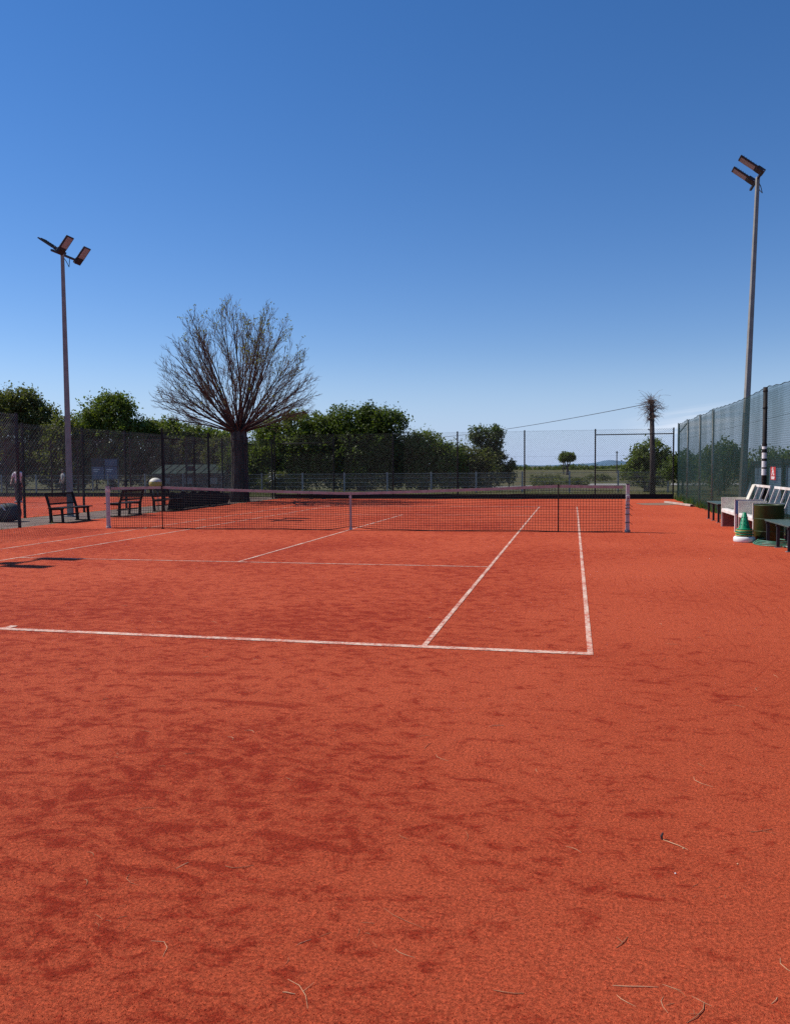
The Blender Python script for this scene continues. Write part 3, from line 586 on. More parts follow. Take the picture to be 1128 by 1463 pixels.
def tree(name, label, blobs, n, size, mat, cat='tree', trunk=None, tr=.16, seed=1, barkm='bark', group=None, spread=.32, stems=1):
    bl = [tuple(q) if len(q) == 6 else (q[0], q[1], q[2], q[3], min(q[3], 1.6)*.9, q[4]) for q in blobs]
    x0 = trunk[0] if trunk else sum(q[0] for q in bl)/len(bl); y0 = trunk[1] if trunk else bl[0][1]
    t = thing(name, label, cat, (x0, y0, -.03), 0, group)
    loc = (x0, y0, -.03)
    b = MB(); zc = max(q[2] for q in bl)
    for s in range(stems):
        ox = .25*(s-(stems-1)/2)
        fork = (x0+ox*1.6, y0+.05*s, -.03+max(.5, zc*.35)); b.tube(limb_path((x0+ox*.6, y0, -.08), fork, 3, .08), [tr*1.25, tr, tr*.9, tr*.8], 8)
        for i, q in enumerate(bl):
            if i % stems == s or stems == 1: b.tube(limb_path(fork, (q[0], q[1], q[2]), 4), [tr*.6, tr*.5, tr*.38, tr*.26, tr*.12], 6)
            for k in range(5):
                d = Vector((random.gauss(0, 1), random.gauss(0, 1), abs(random.gauss(0, 1)))).normalized()
                if i % stems == s or stems == 1: b.tube(limb_path((q[0], q[1], q[2]-q[5]*.3), (q[0]+d.x*q[3]*.8, q[1]+d.y*q[4]*.8, q[2]+d.z*q[5]*.8), 3), [tr*.25, tr*.18, tr*.12, tr*.05], 4)
    b.build('trunk', barkm, t, True, loc=loc)
    v = leaves(bl, n, size, spread, seed=seed)-np.array(loc)
    tri_mesh('crown', v, 4, mat, t)
    return t
tree('oak_tree', 'tall dense dark oak beyond the neighbouring court, its crown above the fence', [(-38.3, 37, 6.3, 2.5, 1.75), (-36.1, 37.3, 5.4, 1.8, 1.5), (-40.8, 37, 6.0, 2.4, 2.0), (-38.3, 36.5, 3.6, 3.9, 2.2), (-37.2, 37.0, 7.1, 1.2, .9)], 34000, .105, 'leafO', seed=2, tr=.2)
tree('maple_tree', 'bright green spreading tree just right of the lamp mast', [(-30.5, 38, 6.0, 2.3, 1.45), (-32.0, 38, 4.9, 1.8, 1.5), (-28.7, 38, 4.5, 1.5, 1.3), (-30.8, 37.6, 3.0, 3.3, 1.8), (-29.7, 38, 6.7, 1.1, .75)], 24000, .105, 'leafM', seed=3, tr=.17)
tree('hedge_shrub', 'dark scrubby shrub filling the gap between the oak and the bright green tree', [(-33.3, 36, 4.2, 1.7, 1.3), (-34.0, 36, 2.4, 2.4, 1.9), (-32.2, 35.5, 1.8, 2.2, 1.7)], 16000, .10, 'leafO', 'shrub', seed=4, stems=2)
tree('hedge_shrub', 'loose yellow-green hedge above the long green roof', [(-27.35, 40, 4.5, 1.6, 1.0), (-24.6, 40, 4.2, 2.0, .85), (-22.1, 40, 3.9, 1.5, .7), (-25.8, 40, 2.6, 4.3, 1.6), (-21.5, 40, 2.3, 2.3, 1.6), (-26.2, 40, 5.0, .8, .5)], 30000, .11, 'leafL', 'shrub', seed=5, stems=2)
tree('long_hedge', 'long dark hedge closing the view behind the neighbouring court', [(x, 38.5+.4*math.sin(x), 1.9+.4*math.sin(x*1.7), 2.0, 1.0, 1.9+.35*math.sin(x*.9+1)) for x in np.arange(-46, -17, 2.3)], 52000, .10, 'leafO', 'hedge', seed=41, tr=.07, trunk=(-32, 38.5))
tree('dense_shrub', 'rounded dark green shrub right behind the branches of the bare tree', [(-13.2, 33, 3.7, 1.75, 1.75), (-14.5, 33, 2.3, 1.5, 1.4), (-15.1, 33.2, 4.1, 1.0, .8), (-12.2, 33, 2.5, 1.5, 1.6), (-13.4, 33, 1.2, 2.6, 1.2), (-15.9, 33.4, 1.9, 1.5, 1.9), (-17.6, 33.8, 1.6, 1.5, 1.7), (-11.4, 33, 4.0, 1.2, 1.1)], 52000, .085, 'leafM', 'shrub', seed=6, stems=2)
tree('dense_shrub', 'tallest dark green shrub beyond the fence, with an overhanging top', [(-9.3, 33, 4.1, 1.95, 1.45), (-6.8, 33, 4.45, 1.35, .85), (-9.8, 33, 2.3, 2.1, 1.4), (-7.1, 33, 2.5, 1.7, 1.4), (-8.6, 33, 1.2, 3.4, 1.3), (-10.8, 33, 3.0, 1.4, 1.8), (-8.0, 32.8, 3.2, 2.0, 1.6), (-8.0, 33, 5.0, 1.0, .6)], 60000, .085, 'leafD', 'shrub', seed=7, stems=3)
tree('dense_shrub', 'low rounded green shrub stepping down from the tallest shrub', [(-4.5, 34, 2.8, 1.6, 1.0), (-3.2, 34, 2.2, 1.4, .9), (-5.7, 34, 2.3, 1.4, 1.2), (-4.4, 34, 1.1, 3.0, 1.2)], 30000, .08, 'leafM', 'shrub', seed=8, stems=2)
tree('dense_shrub', 'low olive shrub at the foot of the twin-topped grey tree', [(-2.1, 36, 2.1, 1.3, .85), (-.7, 36, 1.9, 1.1, .7), (-1.5, 36, .9, 2.3, 1.1), (-2.9, 35.6, 1.2, 1.2, 1.2)], 17000, .08, 'leafO', 'shrub', seed=9, stems=2)
tree('twin_tree', 'grey-green tree with two separate round tops beside the shrubs', [(-1.14, 37, 3.70, .62, .6, .62), (-.02, 37, 3.55, .66, .6, .75), (.22, 37, 2.32, .5, .5, 1.05), (-.6, 37, 2.5, .8, .6, .8)], 9000, .075, 'leafE', seed=10, tr=.10, spread=.22, stems=2)
tree('small_shrub', 'small dark bush standing alone beyond the low fence', [(1.05, 37, 1.55, .38, .35, .32), (.9, 37, .9, .5, .4, .6)], 2600, .07, 'leafD', 'shrub', seed=12, tr=.05, spread=.18)
tree('field_tree', 'lone round tree far out in the open field', [(4.3, 120, 3.2, 1.15, 1.1, .75), (3.65, 120, 2.85, .8, .8, .6), (5.0, 120, 2.85, .8, .8, .6)], 6000, .12, 'leafM', seed=13, tr=.24, spread=.25)
tree('round_shrub', 'round leafy shrub behind the vine-topped pole', [(9.75, 30, 2.2, .95, .9, .8), (9.1, 30, 1.75, .7, .7, .7), (10.4, 30, 1.75, .65, .7, .7), (9.8, 30, 1.1, 1.2, .9, .7), (8.6, 30, 1.1, .7, .6, .5)], 11000, .07, 'leafM', 'shrub', seed=14, tr=.09, spread=.2, stems=2)
tree('screened_shrub', 'rounded shrub seen through the windscreen left of the tall mast', [(12.6, 24, 2.05, .75, .7, .72), (11.9, 24, 1.75, .6, .6, .5), (13.1, 24, 1.6, .7, .7, .7), (12.5, 24, 1.0, 1.1, .8, .7)], 8000, .07, 'leafM', 'shrub', seed=15, tr=.08, spread=.2)
tree('screened_shrub', 'low shrub seen through the windscreen near the far corner post', [(11.0, 26, 1.75, .65, .6, .5), (10.5, 26, 1.3, .7, .6, .6), (11.5, 26, 1.3, .7, .6, .6)], 5000, .07, 'leafD', 'shrub', seed=16, tr=.07, spread=.2)
tree('screened_shrub', 'leafy hedge seen through the windscreen above the blue shelter', [(14.1, 22, 1.6, .9, .8, .6), (15.2, 22, 1.75, 1.0, .8, .65), (16.6, 21, 1.9, 1.2, .9, .8), (15.0, 22, .9, 1.9, .8, .8)], 9000, .07, 'leafM', 'shrub', seed=17, tr=.07, spread=.2, stems=2)
for i, (x, y, s, lab) in enumerate(((3.2, 41, .62, 'low dark bramble clump beyond the low fence, nearest the lone bush'), (4.9, 44, .75, 'low dark bramble clump in the dry grass beside the gravel path'), (7.4, 62, .8, 'low dark bramble clump on the far side of the gravel path'), (2.2, 60, .9, 'wide low scrub clump at the edge of the dry field'), (10.2, 40, .7, 'low bramble clump just beyond the round leafy shrub'))):
    tree('bramble_clump', lab, [(x, y, s*.35, s*1.5, s, s*.5), (x+s*1.2, y, s*.3, s*1.1, s, s*.42)], 2600, .06, 'leafO', 'shrub', seed=20+i, tr=.03, spread=.18)
v = leaves([(x, 300+20*math.sin(x), (.45+.3*math.sin(x*.37)+.2*math.sin(x*1.3)), 7, 5, .8+.35*math.sin(x*.7)) for x in np.arange(-60, 70, 7.0)], 16000, .35, .7, seed=40); tag(tri_mesh('far_treeline', v, 4, 'leafD'), 'distant dark line of trees on the horizon of the field', 'trees', kind='stuff')
# white flowering shrub
t = tree('flowering_shrub', 'small shrub with white blossom behind the low fence beside the bare trunk', [(-13.9, 30.4, .55, .8, .5, .55), (-13.3, 30.4, .9, .5, .4, .4)], 3200, .06, 'leafO', 'shrub', seed=31, tr=.03, spread=.16)
v = leaves([(-13.9, 30.3, .9, .75, .45, .35)], 170, .06, .12, seed=33)-np.array((t.location.x, t.location.y, t.location.z)); tri_mesh('blossom', v, 4, 'blossom', t)

# ------------------------------------------------------------------ bare pollarded tree
TX, TY = -9.62, 15.6
bt = thing('bare_tree', 'tall bare fan-shaped tree with many upswept branches behind the side fence', 'tree', (TX, TY, 0))
b = MB()
for k in range(9):
    a = 2*math.pi*k/9; r0 = .25+.04*random.random(); 
    b.tube([(r0*1.25*math.cos(a), r0*1.25*math.sin(a), -.05), (r0*.98*math.cos(a+.1), r0*.98*math.sin(a+.1), .7), (r0*.86*math.cos(a+.2), r0*.86*math.sin(a+.2), 1.8), (r0*.95*math.cos(a+.2), r0*.95*math.sin(a+.2), 2.8), (r0*1.1*math.cos(a+.25), r0*1.1*math.sin(a+.25), 3.4)], [.16, .13, .12, .125, .10], 8)
b.tube([(0, 0, -.05), (0, 0, 1.5), (0, 0, 3.35)], [.32, .27, .30], 10)
b.build('trunk', 'trunkp', bt, True)
EC = Vector((0, 0, 4.55))
def inside(p):
    d = p-EC; a = 3.7; cz = 4.7 if d.z > 0 else 1.5
    return (math.hypot(d.x, d.y)/a)**2+(d.z/cz)**2 < 1
limbs = MB(); twigs = MB(); tips = []; rr_ = random.Random(8)
def reach(p, d, mx):
    t = .1
    while t < mx and inside(p+d*t): t += .1
    return t
def grow(p, d, L, r, lvl):
    k = 6 if lvl < 2 else 3; pts = [p.copy()]; rad = [r]; dd = d.copy(); q = p.copy()
    for i in range(k):
        dd = (dd+Vector((rr_.gauss(0, .06), rr_.gauss(0, .06), rr_.gauss(.010, .04)))*(1 if lvl < 2 else 1.8)).normalized(); q = q+dd*L/k; pts.append(q.copy()); rad.append(r*(1-.78*(i+1)/k))
    (limbs if lvl < 2 else twigs).tube(pts, rad, 6 if lvl == 0 else (5 if lvl == 1 else 3), False)
    tips.append(pts[-1])
    if lvl >= 3: return
    nb = (9, 6, 5)[lvl]
    for j in range(nb):
        s0_ = (.30, .22, .15)[lvl]; s = s0_+(.97-s0_)*(j+rr_.random())/nb; i = min(k-1, int(s*k)); base = pts[i].lerp(pts[i+1], s*k-i) if s*k-i < 1 else pts[i+1]
        ax = dd.cross(Vector((rr_.gauss(0, 1), rr_.gauss(0, 1), rr_.gauss(0, 1)))).normalized()
        nd = (Matrix.Rotation(R(rr_.uniform(14, 34)), 3, ax) @ dd); nd.z += .06; nd.normalize()
        ln = L*(1-s*.5)*rr_.uniform(.45, .75)*(.85 if lvl else .8); ln = min(ln, reach(base, nd, ln)+.12)
        if ln < .12: continue
        rb = max(.0070, r*(1-.78*s)*rr_.uniform(.45, .7)); grow(base, nd, ln, min(rb, .024 if lvl == 0 else .011), lvl+1)
NL = 56
for k in range(NL):
    az_ = 2.399963*k; u = (k+.5)/NL; th = R(5+76*u**.62)
    d = Vector((math.sin(th)*math.cos(az_), math.sin(th)*math.sin(az_), math.cos(th)+.05)).normalized()
    p = Vector((.30*math.sin(th)*math.cos(az_), .30*math.sin(th)*math.sin(az_), 3.15+.25*math.cos(th)))
    L = reach(p+d*.2, d, 6.5)*rr_.uniform(.86, 1.03)+.12
    grow(p, d, L, rr_.uniform(.034, .066)*(1-.2*u), 0)
limbs.build('branches', 'twig', bt); twigs.build('twigs', 'finetwig', bt)
tp = np.array([tuple(q) for q in tips]); g = np.random.default_rng(3)
wgt = np.clip(.02+.10*(tp[:, 2] > 7.2)+.16*((tp[:, 2] > 6.0) & (tp[:, 0] > .6)), 0, 1)
sel = tp[g.random(len(tp)) < wgt*.45]; P = np.repeat(sel, 3, 0)+g.normal(size=(len(sel)*3, 3))*.05; m = len(P)
t1 = g.normal(size=(m, 3)); t1 /= np.linalg.norm(t1, axis=1)[:, None]; t2 = np.cross(t1, g.normal(size=(m, 3))); t2 /= np.linalg.norm(t2, axis=1)[:, None]
tri_mesh('young_leaves', np.stack([P-t1*.05, P+t2*.028, P+t1*.05, P-t2*.028], 1).reshape(-1, 3), 4, 'bud', bt)

# ------------------------------------------------------------------ vine-topped pole, cable, far poles
t = thing('utility_pole', 'wooden pole topped with a tangle of dry vines beyond the far fence', 'pole', (9.12, 22.3, -.03))
b = MB(); b.tube([(0, 0, -.1), (-.03, 0, 2.3), (-.09, 0, 4.75)], [.145, .125, .10], 10); b.build('shaft', 'polewood', t, True)
b = MB(); gv = random.Random(4)
for k in range(250):
    a = gv.uniform(0, 2*math.pi); z0 = gv.uniform(3.75, 4.8); e = gv.gauss(.15, .75); L = gv.uniform(.2, .80)*(1.0 if z0 > 4 else .6)
    d = Vector((math.cos(a)*math.cos(e), math.sin(a)*math.cos(e), math.sin(e))); p = Vector((-.08+.09*math.cos(a), .09*math.sin(a), z0)); pts = [p]
    for s in range(4): d = (d+Vector((gv.gauss(0, .28), gv.gauss(0, .28), gv.gauss(-.12, .26)))).normalized(); p = p+d*L/4; pts.append(p)
    b.tube(pts, [.011, .009, .008, .006, .004], 3, False)
b.build('dry_vines', 'vine', t)
b = MB()
for k in range(26):
    a = gv.uniform(0, 2*math.pi); e = gv.uniform(-.2, 1.1); L = gv.uniform(.6, 1.05); d = Vector((math.cos(a)*math.cos(e), math.sin(a)*math.cos(e), math.sin(e))); p = Vector((-.08, 0, gv.uniform(4.1, 4.8))); pts = [p]
    for s in range(6): d = (d+Vector((0, 0, -.16))).normalized(); p = p+d*L/6; pts.append(p)
    b.tube(pts, .0045, 3, False)
b.build('long_tendrils', 'vine', t)
b = MB(); b.bar((-.25, -.02, 3.32), (-.10, -.02, 3.22), .05, .05); b.build('insulator', 'ledbody', t)
a, c = Vector((9.02, 22.3, 4.55)), Vector((-9.7, 60, 4.35)); b = MB(); b.tube([a.lerp(c, i/24)-Vector((0, 0, .75*4*(i/24)*(1-i/24)*.35)) for i in range(25)], .016, 5); tag(b.build('overhead_cable', 'ledbody'), 'thin dark overhead cable running from the vine-topped pole over the shrubs', 'cable')
for x, y, h, lab in ((3.6, 128, 3.6, 'thin far utility pole beside the lone field tree'), (14.0, 150, 4.2, 'thin far utility pole standing alone over the green field')):
    t = thing('far_pole', lab, 'pole', (x, y, -.03), 0, 'far poles'); b = MB(); b.tube([(0, 0, 0), (0, 0, h+.3)], .11, 6); b.build('shaft', 'polewood', t); b = MB(); b.box((0, 0, h), (.5, .14, .12)); b.build('crossarm', 'polewood', t)
t = thing('overhead_pole', 'wooden pole hidden among the shrubs that carries the overhead cable', 'pole', (-9.7, 60, -.03)); b = MB(); b.tube([(0, 0, 0), (0, 0, 4.5)], [.14, .1], 8); b.build('shaft', 'polewood', t); b = MB(); b.box((0, 0, 4.3), (1.0, .1, .1)); b.build('crossarm', 'polewood', t)

# ------------------------------------------------------------------ shed, board, shelter
t = thing('long_shed', 'long low shed with pale green sheet roof among the trees beyond the low fence', 'shed', (-20.9, 34.2, -.03))
b = MB(); b.box((0, 0, .63), (5.6, 2.6, 1.26)); b.build('wall', 'brown', t)
b = MB(); b.add([(-2.9, -1.55, 1.24), (2.9, -1.55, 1.24), (2.9, .1, 1.86), (-2.9, .1, 1.86), (-2.9, 1.7, 1.3), (2.9, 1.7, 1.3)], [(0, 1, 2, 3), (3, 2, 5, 4)]); rf_ = b.build('roof', 'roof', t); rf_.modifiers.new('s', 'SOLIDIFY').thickness = .05
for k in range(10):
    x = -2.75+k*.6; b = MB(); b.bar((x, -1.56, 1.27), (x, .1, 1.89), .03, .03); b.build('roof_batten', 'roof', rf_)
b = MB(); b.box((-.2, -.9, 1.62), (.42, .3, .26)); b.build('vent', 'brown', rf_)
for x in (-1.9, -.2, 1.7): b = MB(); b.box((x, -1.31, .7), (.7, .03, .55)); wn_ = b.build('window', 'frame', t); b = MB(); b.box((x, -1.33, .7), (.6, .02, .45)); b.build('pane', 'galv', wn_)
t = thing('notice_board', 'blue framed notice board with pale panels beyond the neighbouring court', 'board', (-25.9, 30.2, 0))
b = MB(); b.box((0, 0, 1.56), (2.05, .05, 1.46)); b.build('frame', 'frame', t)
for x in (-.51, .50):
    b = MB(); b.box((x, -.035, 1.30), (.92, .02, .84)); b.build('panel', 'boardblue', t); b = MB(); b.box((x, -.035, 1.99), (.92, .02, .46)); b.build('header', 'boardblue' if x > 0 else 'frame', t)
    b = MB(); b.box((x-.1, -.05, 1.52), (.5, .008, .05)); b.box((x-.15, -.05, 1.40), (.35, .008, .04)); b.build('print', 'label_w', t)
for x in (-.98, .98): b = MB(); b.box((x, .05, 1.0), (.07, .06, 2.6)); b.build('post', 'galv', t)
t = thing('field_shelter', 'low blue-grey sheet shelter with dark frame behind the windscreen', 'shelter', (11.3, 7.0, -.03))
prof = [(5.2, .35), (3.5, 1.55), (-5.5, 1.62)]   # y, z outline along the side
b = MB(); xs_ = (0, 1.3)
b.add([(0, 5.2, .06), (0, 5.2, .35), (0, 3.5, 1.55), (0, 3.5, .06)], [(0, 1, 2, 3)]); ys2 = [3.5, 1.5, -.5, -2.5, -4.0, -5.5]
b.build('end_sheet', 'slate', t)
for a, c in zip(ys2[:-1], ys2[1:]): b = MB(); b.box((.01, (a+c)/2, .83), (.02, a-c-.09, 1.42)); b.build('side_sheet', 'slate', t)
for y in ys2: b = MB(); b.box((-.03, y, .81), (.12, .14, 1.62)); b.build('frame_post', 'frame', t)
b = MB(); b.bar((-.06, 5.35, .32), (-.06, 3.45, 1.60), .10, .13); b.bar((-.06, 3.45, 1.60), (-.06, -5.55, 1.66), .10, .12); b.build('frame_rail', 'frame', t)
b = MB(); b.add([(x, y, z+.04) for x in (-.05, 1.3) for y, z in ((5.3, .36), (3.5, 1.60), (-5.5, 1.66))], [(0, 1, 4, 3), (1, 2, 5, 4)]); b.build('roof', 'slate', t).modifiers.new('s', 'SOLIDIFY').thickness = .03
b = MB(); b.box((1.25, -1, .8), (.03, 9, 1.6)); b.build('back_sheet', 'slate', t)

# ------------------------------------------------------------------ ball bin, bag
t = thing('ball_bin', 'round yellow ball-shaped bin with white lid on thin posts behind the net', 'bin', (-9.86, 8.5, 0))
prof = [(.235*math.sin(a), .99-.205*math.cos(a)) for a in np.linspace(.05, 1.9, 12)]
b = MB(); b.lathe((0, 0, 0), prof, 28); b.build('ball', 'yellow', t, True)
b = MB(); b.lathe((0, 0, 0), [(.226, 1.058)]+[(.24*math.sin(a), .99-.21*math.cos(a)) for a in np.linspace(1.95, math.pi, 9)], 28); b.build('lid', 'cream', t, True)
for x in (-.10, .09): b = MB(); b.tube([(x, 0, 0), (x, 0, .86)], .018, 8); b.build('leg', 'galv', t, True)
t = thing('sports_bag', 'dark slumped sports bag with pale flap on the concrete strip', 'bag', (-11.15, 2.1, 0), .3)
me = bpy.data.meshes.new('bag_body'); vs = []; fs = []; nu, nv = 20, 12
for j in range(nv+1):
    for i in range(nu):
        a = 2*math.pi*i/nu; e = -math.pi/2+math.pi*j/nv; ce, se = math.cos(e), math.sin(e); pw = lambda q, k: math.copysign(abs(q)**k, q)
        x = .42*pw(ce, .6)*pw(math.cos(a), .75); y = .27*pw(ce, .6)*pw(math.sin(a), .75); z = .27+.27*pw(se, .7)+.04*math.sin(5*x+3*y)*(se > 0)-.16*max(0, x)*(se > 0)
        vs.append((x, y, max(0, z)))
for j in range(nv):
    for i in range(nu): fs.append((j*nu+i, j*nu+(i+1) % nu, (j+1)*nu+(i+1) % nu, (j+1)*nu+i))
me.from_pydata(vs, [], fs); me.update(); finish('bag_body', me, 'bag', t, True)
b = MB(); b.tube([(-.2, -.24, .38), (-.15, -.30, .55), (.1, -.30, .55), (.15, -.24, .38)], .015, 6); b.build('handle', 'black', t)
b = MB(); b.bar((-.05, -.20, .50), (.10, -.27, .33), .16, .012, (1, 0, .3)); b.build('flap', 'label_w', t)

# ------------------------------------------------------------------ people
def skin_part(name, verts, edges, radii, mat, parent, root=0, sub=1):
    me = bpy.data.meshes.new(name); me.from_pydata(verts, edges, []); me.update()
    o = finish(name, me, mat, parent); m_ = o.modifiers.new('skin', 'SKIN'); m_.use_smooth_shade = True
    lay = me.skin_vertices[0] if len(me.skin_vertices) else None
    if lay is None:
        bpy.context.view_layer.objects.active = o; o.select_set(True); bpy.ops.mesh.customdata_skin_add(); o.select_set(False); lay = me.skin_vertices[0]
    for i, r_ in enumerate(radii):
        lay.data[i].radius = r_ if isinstance(r_, tuple) else (r_, r_); lay.data[i].use_root = (i == root)
    s_m = o.modifiers.new('sub', 'SUBSURF'); s_m.levels = sub; s_m.render_levels = sub
    return o
def person(loc, rz, sc, label, shirt, arm_fwd):
    t = thing('person', label, 'person', loc, rz); t.scale = (sc, sc, sc)
    V = [(0, 0, .95), (0, .01, 1.12), (0, .0, 1.30), (0, -.01, 1.43), (0, -.01, 1.50), (0, .01, 1.57), (0, .015, 1.65), (0, .01, 1.72)]
    Rr = [(.15, .11), (.14, .10), (.155, .11), (.11, .085), (.05, .05), (.068, .08), (.078, .095), (.055, .07)]
    E = [(i, i+1) for i in range(7)]
    def chain(start, pts):
        last = start
        for p_, r_ in pts: V.append(p_); Rr.append(r_); E.append((last, len(V)-1)); last = len(V)-1
        return last
    for s in (-1, 1):
        af = arm_fwd if s > 0 else .05
        sh = (s*.185, -.01, 1.41); elb = (s*.24, .02+af*.4, 1.13); wr = (s*.23, .05+af, .90+af*.35); pl = (s*.225, .07+af*1.15, .82+af*.4)
        w_ = chain(3, [(sh, .062), (elb, .043), (wr, .03), (pl, (.02, .036))])
        for k in range(4): chain(w_, [((pl[0]-s*.002, pl[1]+.008+(k-1.5)*.018, pl[2]-.045), .0095), ((pl[0]-s*.014, pl[1]+.012+(k-1.5)*.018, pl[2]-.085+.006*abs(k-1.3)), .0078)])
        chain(w_, [((pl[0]-s*.012, pl[1]+.040, pl[2]-.012), .010), ((pl[0]-s*.022, pl[1]+.052, pl[2]-.045), .0085)])
        chain(0, [((s*.095, 0, .88), (.085, .09)), ((s*.10, .015, .50), (.058, .062)), ((s*.105, -.015, .10), (.038, .042)), ((s*.11, .03, .045), (.042, .04)), ((s*.12, .15, .03), (.04, .025))])
    body = skin_part('body', V, E, Rr, 'skin', t, 0, 1)
    b = MB(); b.lathe((0, .105, 1.645), [(0, .03), (.012, .0), (.016, -.03), (.0, -.035)], 8); b.build('nose', 'skin', body)
    b = MB(); [b.box((s*.03, .102, 1.668), (.022, .012, .012)) for s in (-1, 1)]; b.build('eyes', 'hair', body); b = MB(); b.box((0, .098, 1.585), (.045, .012, .01)); b.build('mouth', 'red', body)
    b = MB(); [b.box((s*.085, .01, 1.645), (.018, .035, .055)) for s in (-1, 1)]; b.build('ears', 'skin', body, bevel=.006)
    skin_part('shirt', [(0, 0, .92), (0, .01, 1.12), (0, 0, 1.30), (0, -.01, 1.425)]+[(s*.185, -.01, 1.40) for s in (-1, 1)]+[(-.225, .03, 1.20), (.225, .03+arm_fwd*.3, 1.20)], [(0, 1), (1, 2), (2, 3), (3, 4), (3, 5), (4, 6), (5, 7)], [(.17, .13), (.16, .12), (.172, .127), (.115, .095), .08, .08, .062, .062], shirt, t, 0, 1)
    skin_part('trousers', [(0, 0, .95)]+[q for s in (-1, 1) for q in ((s*.095, 0, .86), (s*.10, .015, .50), (s*.105, -.012, .10))], [(0, 1), (1, 2), (2, 3), (0, 4), (4, 5), (5, 6)], [(.165, .125)]+[(.10, .105), (.075, .08), (.062, .068)]*2, 'trousers', t, 0, 1)
    b = MB(); b.lathe((0, -.005, 1.66), [(.098, -.04), (.103, .02), (.085, .075), (.045, .108), (0, .115)], 14); b.build('hair', 'hair', t, True)
    for s in (-1, 1): b = MB(); b.box((s*.115, .075, .035), (.095, .27, .07)); b.build('shoe', 'shoe', t, bevel=.02)
    return t
person((-20.15, 14.15, 0), R(200), .98, 'person in white shirt and dark trousers standing on the neighbouring red court', 'shirtw', .22)
person((-25.6, 25.2, -.03), R(150), .90, 'person in pale grey shirt standing on the grass behind the neighbouring court', 'shirtg', .08)

# ------------------------------------------------------------------ grass, weeds, litter on the clay
def blades(n, xr, yr, h, seed, mat, name, label, z=-.03, wd=.012, fn=None):
    g = np.random.default_rng(seed); P = np.stack([g.uniform(*xr, n), g.uniform(*yr, n), np.full(n, z)], 1)
    if fn is not None: P = P[fn(P, g)]
    n = len(P); hh = h*(.4+g.random(n)**2*1.2); a = g.uniform(0, 2*np.pi, n); ln = g.normal(size=(n, 2))*.35
    T = P+np.stack([ln[:, 0]*hh, ln[:, 1]*hh, hh], 1); s = np.stack([np.cos(a)*wd, np.sin(a)*wd, 0*a], 1)
    v = np.stack([P-s, P+s, T], 1).reshape(-1, 3); return tag(tri_mesh(name, v, 3, mat), label, 'grass', kind='stuff')
blades(26000, (-38, 13), (19.4, 31), .16, 50, 'blade', 'grass', 'rough grass between the far fence and the low panel fence', fn=lambda P, g: g.random(len(P)) < .35+.5*np.sin(P[:, 0]*1.1)*np.sin(P[:, 1]*.9))
blades(5200, (9.62, 10.25), (-6, 19), .22, 51, 'weed', 'weeds', 'green weeds along the foot of the green windscreen', z=0, wd=.014, fn=lambda P, g: g.random(len(P)) < np.clip((P[:, 1]-3)/9, .12, 1)*(.5+.5*np.sin(P[:, 1]*2.3)))
blades(5000, (-11.9, -8.85), (-16, 19), .07, 52, 'blade', 'edge_grass', 'thin dry grass in the edges of the concrete strip', z=0, wd=.008, fn=lambda P, g: (np.minimum(abs(P[:, 0]+11.75), abs(P[:, 0]+9.0)) < .10+.1*g.random(len(P))))
# twigs and needles: one object each
gt = random.Random(21)
def twig(a, c, r, bend, mat, label, fork=None):
    r *= .8; a, c = Vector((a[0], a[1], r*.6)), Vector((c[0], c[1], r*.6)); mid = (a+c)/2; sd_ = (c-a).cross(Vector((0, 0, 1)))
    b = MB(); b.tube([a-mid, (a.lerp(c, .3)-mid)+sd_*bend+Vector((0, 0, r*1.5)), (a.lerp(c, .65)-mid)+sd_*bend*.9+Vector((0, 0, r*2)), c-mid], [r*.7, r, r, r*.5], 5)
    if fork:
        b.tube([a.lerp(c, .5)-mid+sd_*bend, a.lerp(c, .5)-mid+sd_*bend+Vector((fork[0], fork[1], .004))], [r*.8, r*.4], 4)
    o = b.build('dry_twig', mat); o.location = mid; return tag(o, label, 'twig', 'dry twigs and needles on the clay')
GEN = 'dry straw-coloured needle or twig lying on the bare red clay'
o = twig((5.68, -15.06), (5.77, -15.13), .0022, .02, 'straw2', 'short pale stalk with a dark upright tip lying on the red clay')
b = MB(); b.tube([(-.045, .035, .0), (-.047, .037, .012), (-.040, .042, .026)], [.004, .005, .003], 6); b.build('dark_tip', 'ledbody', o)
for a, c, r, bd, fk in (((5.44, -16.04), (5.57, -16.02), .0016, .03, None), ((5.69, -16.06), (5.63, -16.16), .0018, -.1, (-.03, -.01)), ((4.69, -15.78), (4.85, -15.87), .0010, .06, None), ((4.50, -16.21), (4.60, -16.32), .0011, -.12, (.02, .04)), ((4.00, -16.12), (4.08, -16.19), .0011, -.3, None), ((6.04, -14.92), (6.14, -14.87), .0016, .05, (.05, -.02)), ((5.46, -15.85), (5.50, -15.78), .0018, .05, (-.02, .02)), ((5.95, -15.80), (5.98, -15.88), .0013, .2, None), ((5.45, -16.08), (5.50, -16.12), .0012, .1, None), ((5.58, -16.06), (5.585, -16.13), .0010, .15, None), ((5.9, -14.35), (5.97, -14.46), .0014, .2, None), ((4.62, -14.3), (4.70, -14.38), .0011, .15, None), ((5.3, -15.2), (5.36, -15.24), .0010, -.1, None), ((4.78, -16.0), (4.85, -16.03), .0010, .1, None), ((3.70, -15.75), (3.78, -15.82), .0012, .2, (.03, .01))):
    twig(a, c, r, bd, 'straw2' if gt.random() < .6 else 'straw', GEN, fk)
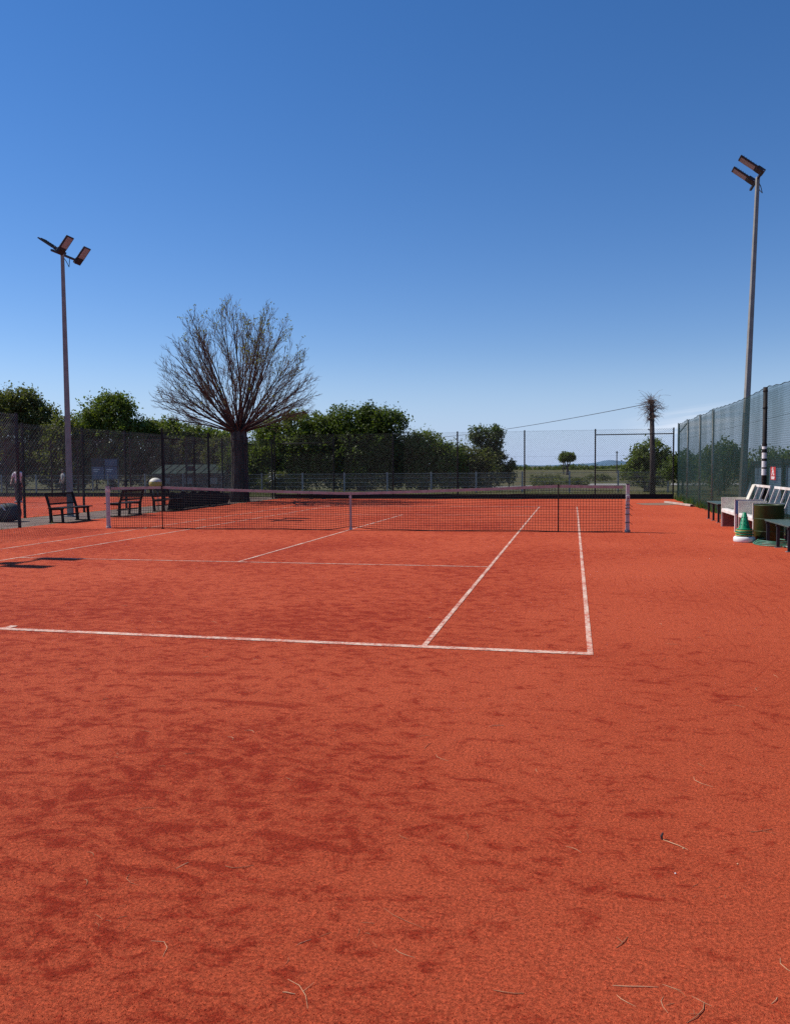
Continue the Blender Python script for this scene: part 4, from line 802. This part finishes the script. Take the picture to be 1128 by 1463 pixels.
for k in range(46):
    y = -16.3+7.0*gt.random()**1.6; x = 5.3+gt.uniform(-.48, .55)*(y+18.6)-.2*(y+18.4); a = gt.uniform(0, 6.28); L = gt.uniform(.03, .11)
    twig((x, y), (x+L*math.cos(a), y+L*math.sin(a)), gt.uniform(.0010, .0018), gt.uniform(-.25, .25), 'straw2' if gt.random() < .5 else 'straw', GEN)
for c in range(9):
    cy = -16.1+5.0*gt.random()**1.5; cx_ = 5.3+gt.uniform(-.42, .5)*(cy+18.6)-.2*(cy+18.4); a0_ = gt.uniform(0, 6.28)
    for k in range(gt.randint(3, 6)):
        x = cx_+gt.gauss(0, .05); y = cy+gt.gauss(0, .05); a = a0_+gt.gauss(0, .7); L = gt.uniform(.015, .06)
        twig((x, y), (x+L*math.cos(a), y+L*math.sin(a)), gt.uniform(.0006, .0011), gt.uniform(-.2, .2), 'straw2' if gt.random() < .3 else 'straw', GEN)
for k in range(5):
    y = -15.9+2.2*gt.random(); x = 5.2+gt.uniform(-.4, .5)*(y+18.4); bb = MB(); bb.lathe((0, 0, 0), [(0, 0), (.003, .0005), (.0035, .0025), (.0015, .0045), (0, .005)], 7); o = bb.build('pebble', 'label_w' if k == 0 else 'straw2'); o.location = (x, y, 0); tag(o, 'tiny pale pebble lying on the red clay', 'pebble', 'pebbles on the clay')

# loose brick-dust crumbs near the baseline end
g = np.random.default_rng(77); n = 70000
d = 2.0+5.5*g.random(n)**1.7; a = g.uniform(-.56, .56, n)+YAW; P = np.stack([CAM.x+d*np.sin(a), CAM.y+d*np.cos(a), np.zeros(n)], 1)
T = np.array([(1, 0, -.35), (-.5, .87, -.35), (-.5, -.87, -.35), (0, 0, .95)])
sz = .0011+.0020*g.random(n)**3; rz = g.uniform(0, 6.28, n); cs, sn = np.cos(rz), np.sin(rz)
V4 = np.stack([np.stack([(T[k, 0]*cs-T[k, 1]*sn)*sz, (T[k, 0]*sn+T[k, 1]*cs)*sz, T[k, 2]*sz*(.6+.5*g.random(n))+.0004], 1)+P for k in range(4)], 1)
tri = V4[:, [[0, 1, 3], [1, 2, 3], [2, 0, 3]]].reshape(-1, 3)
tag(tri_mesh('clay_crumbs', tri, 3, 'crumb'), 'loose crumbs of brick dust scattered on the red clay', 'crumbs', kind='stuff')
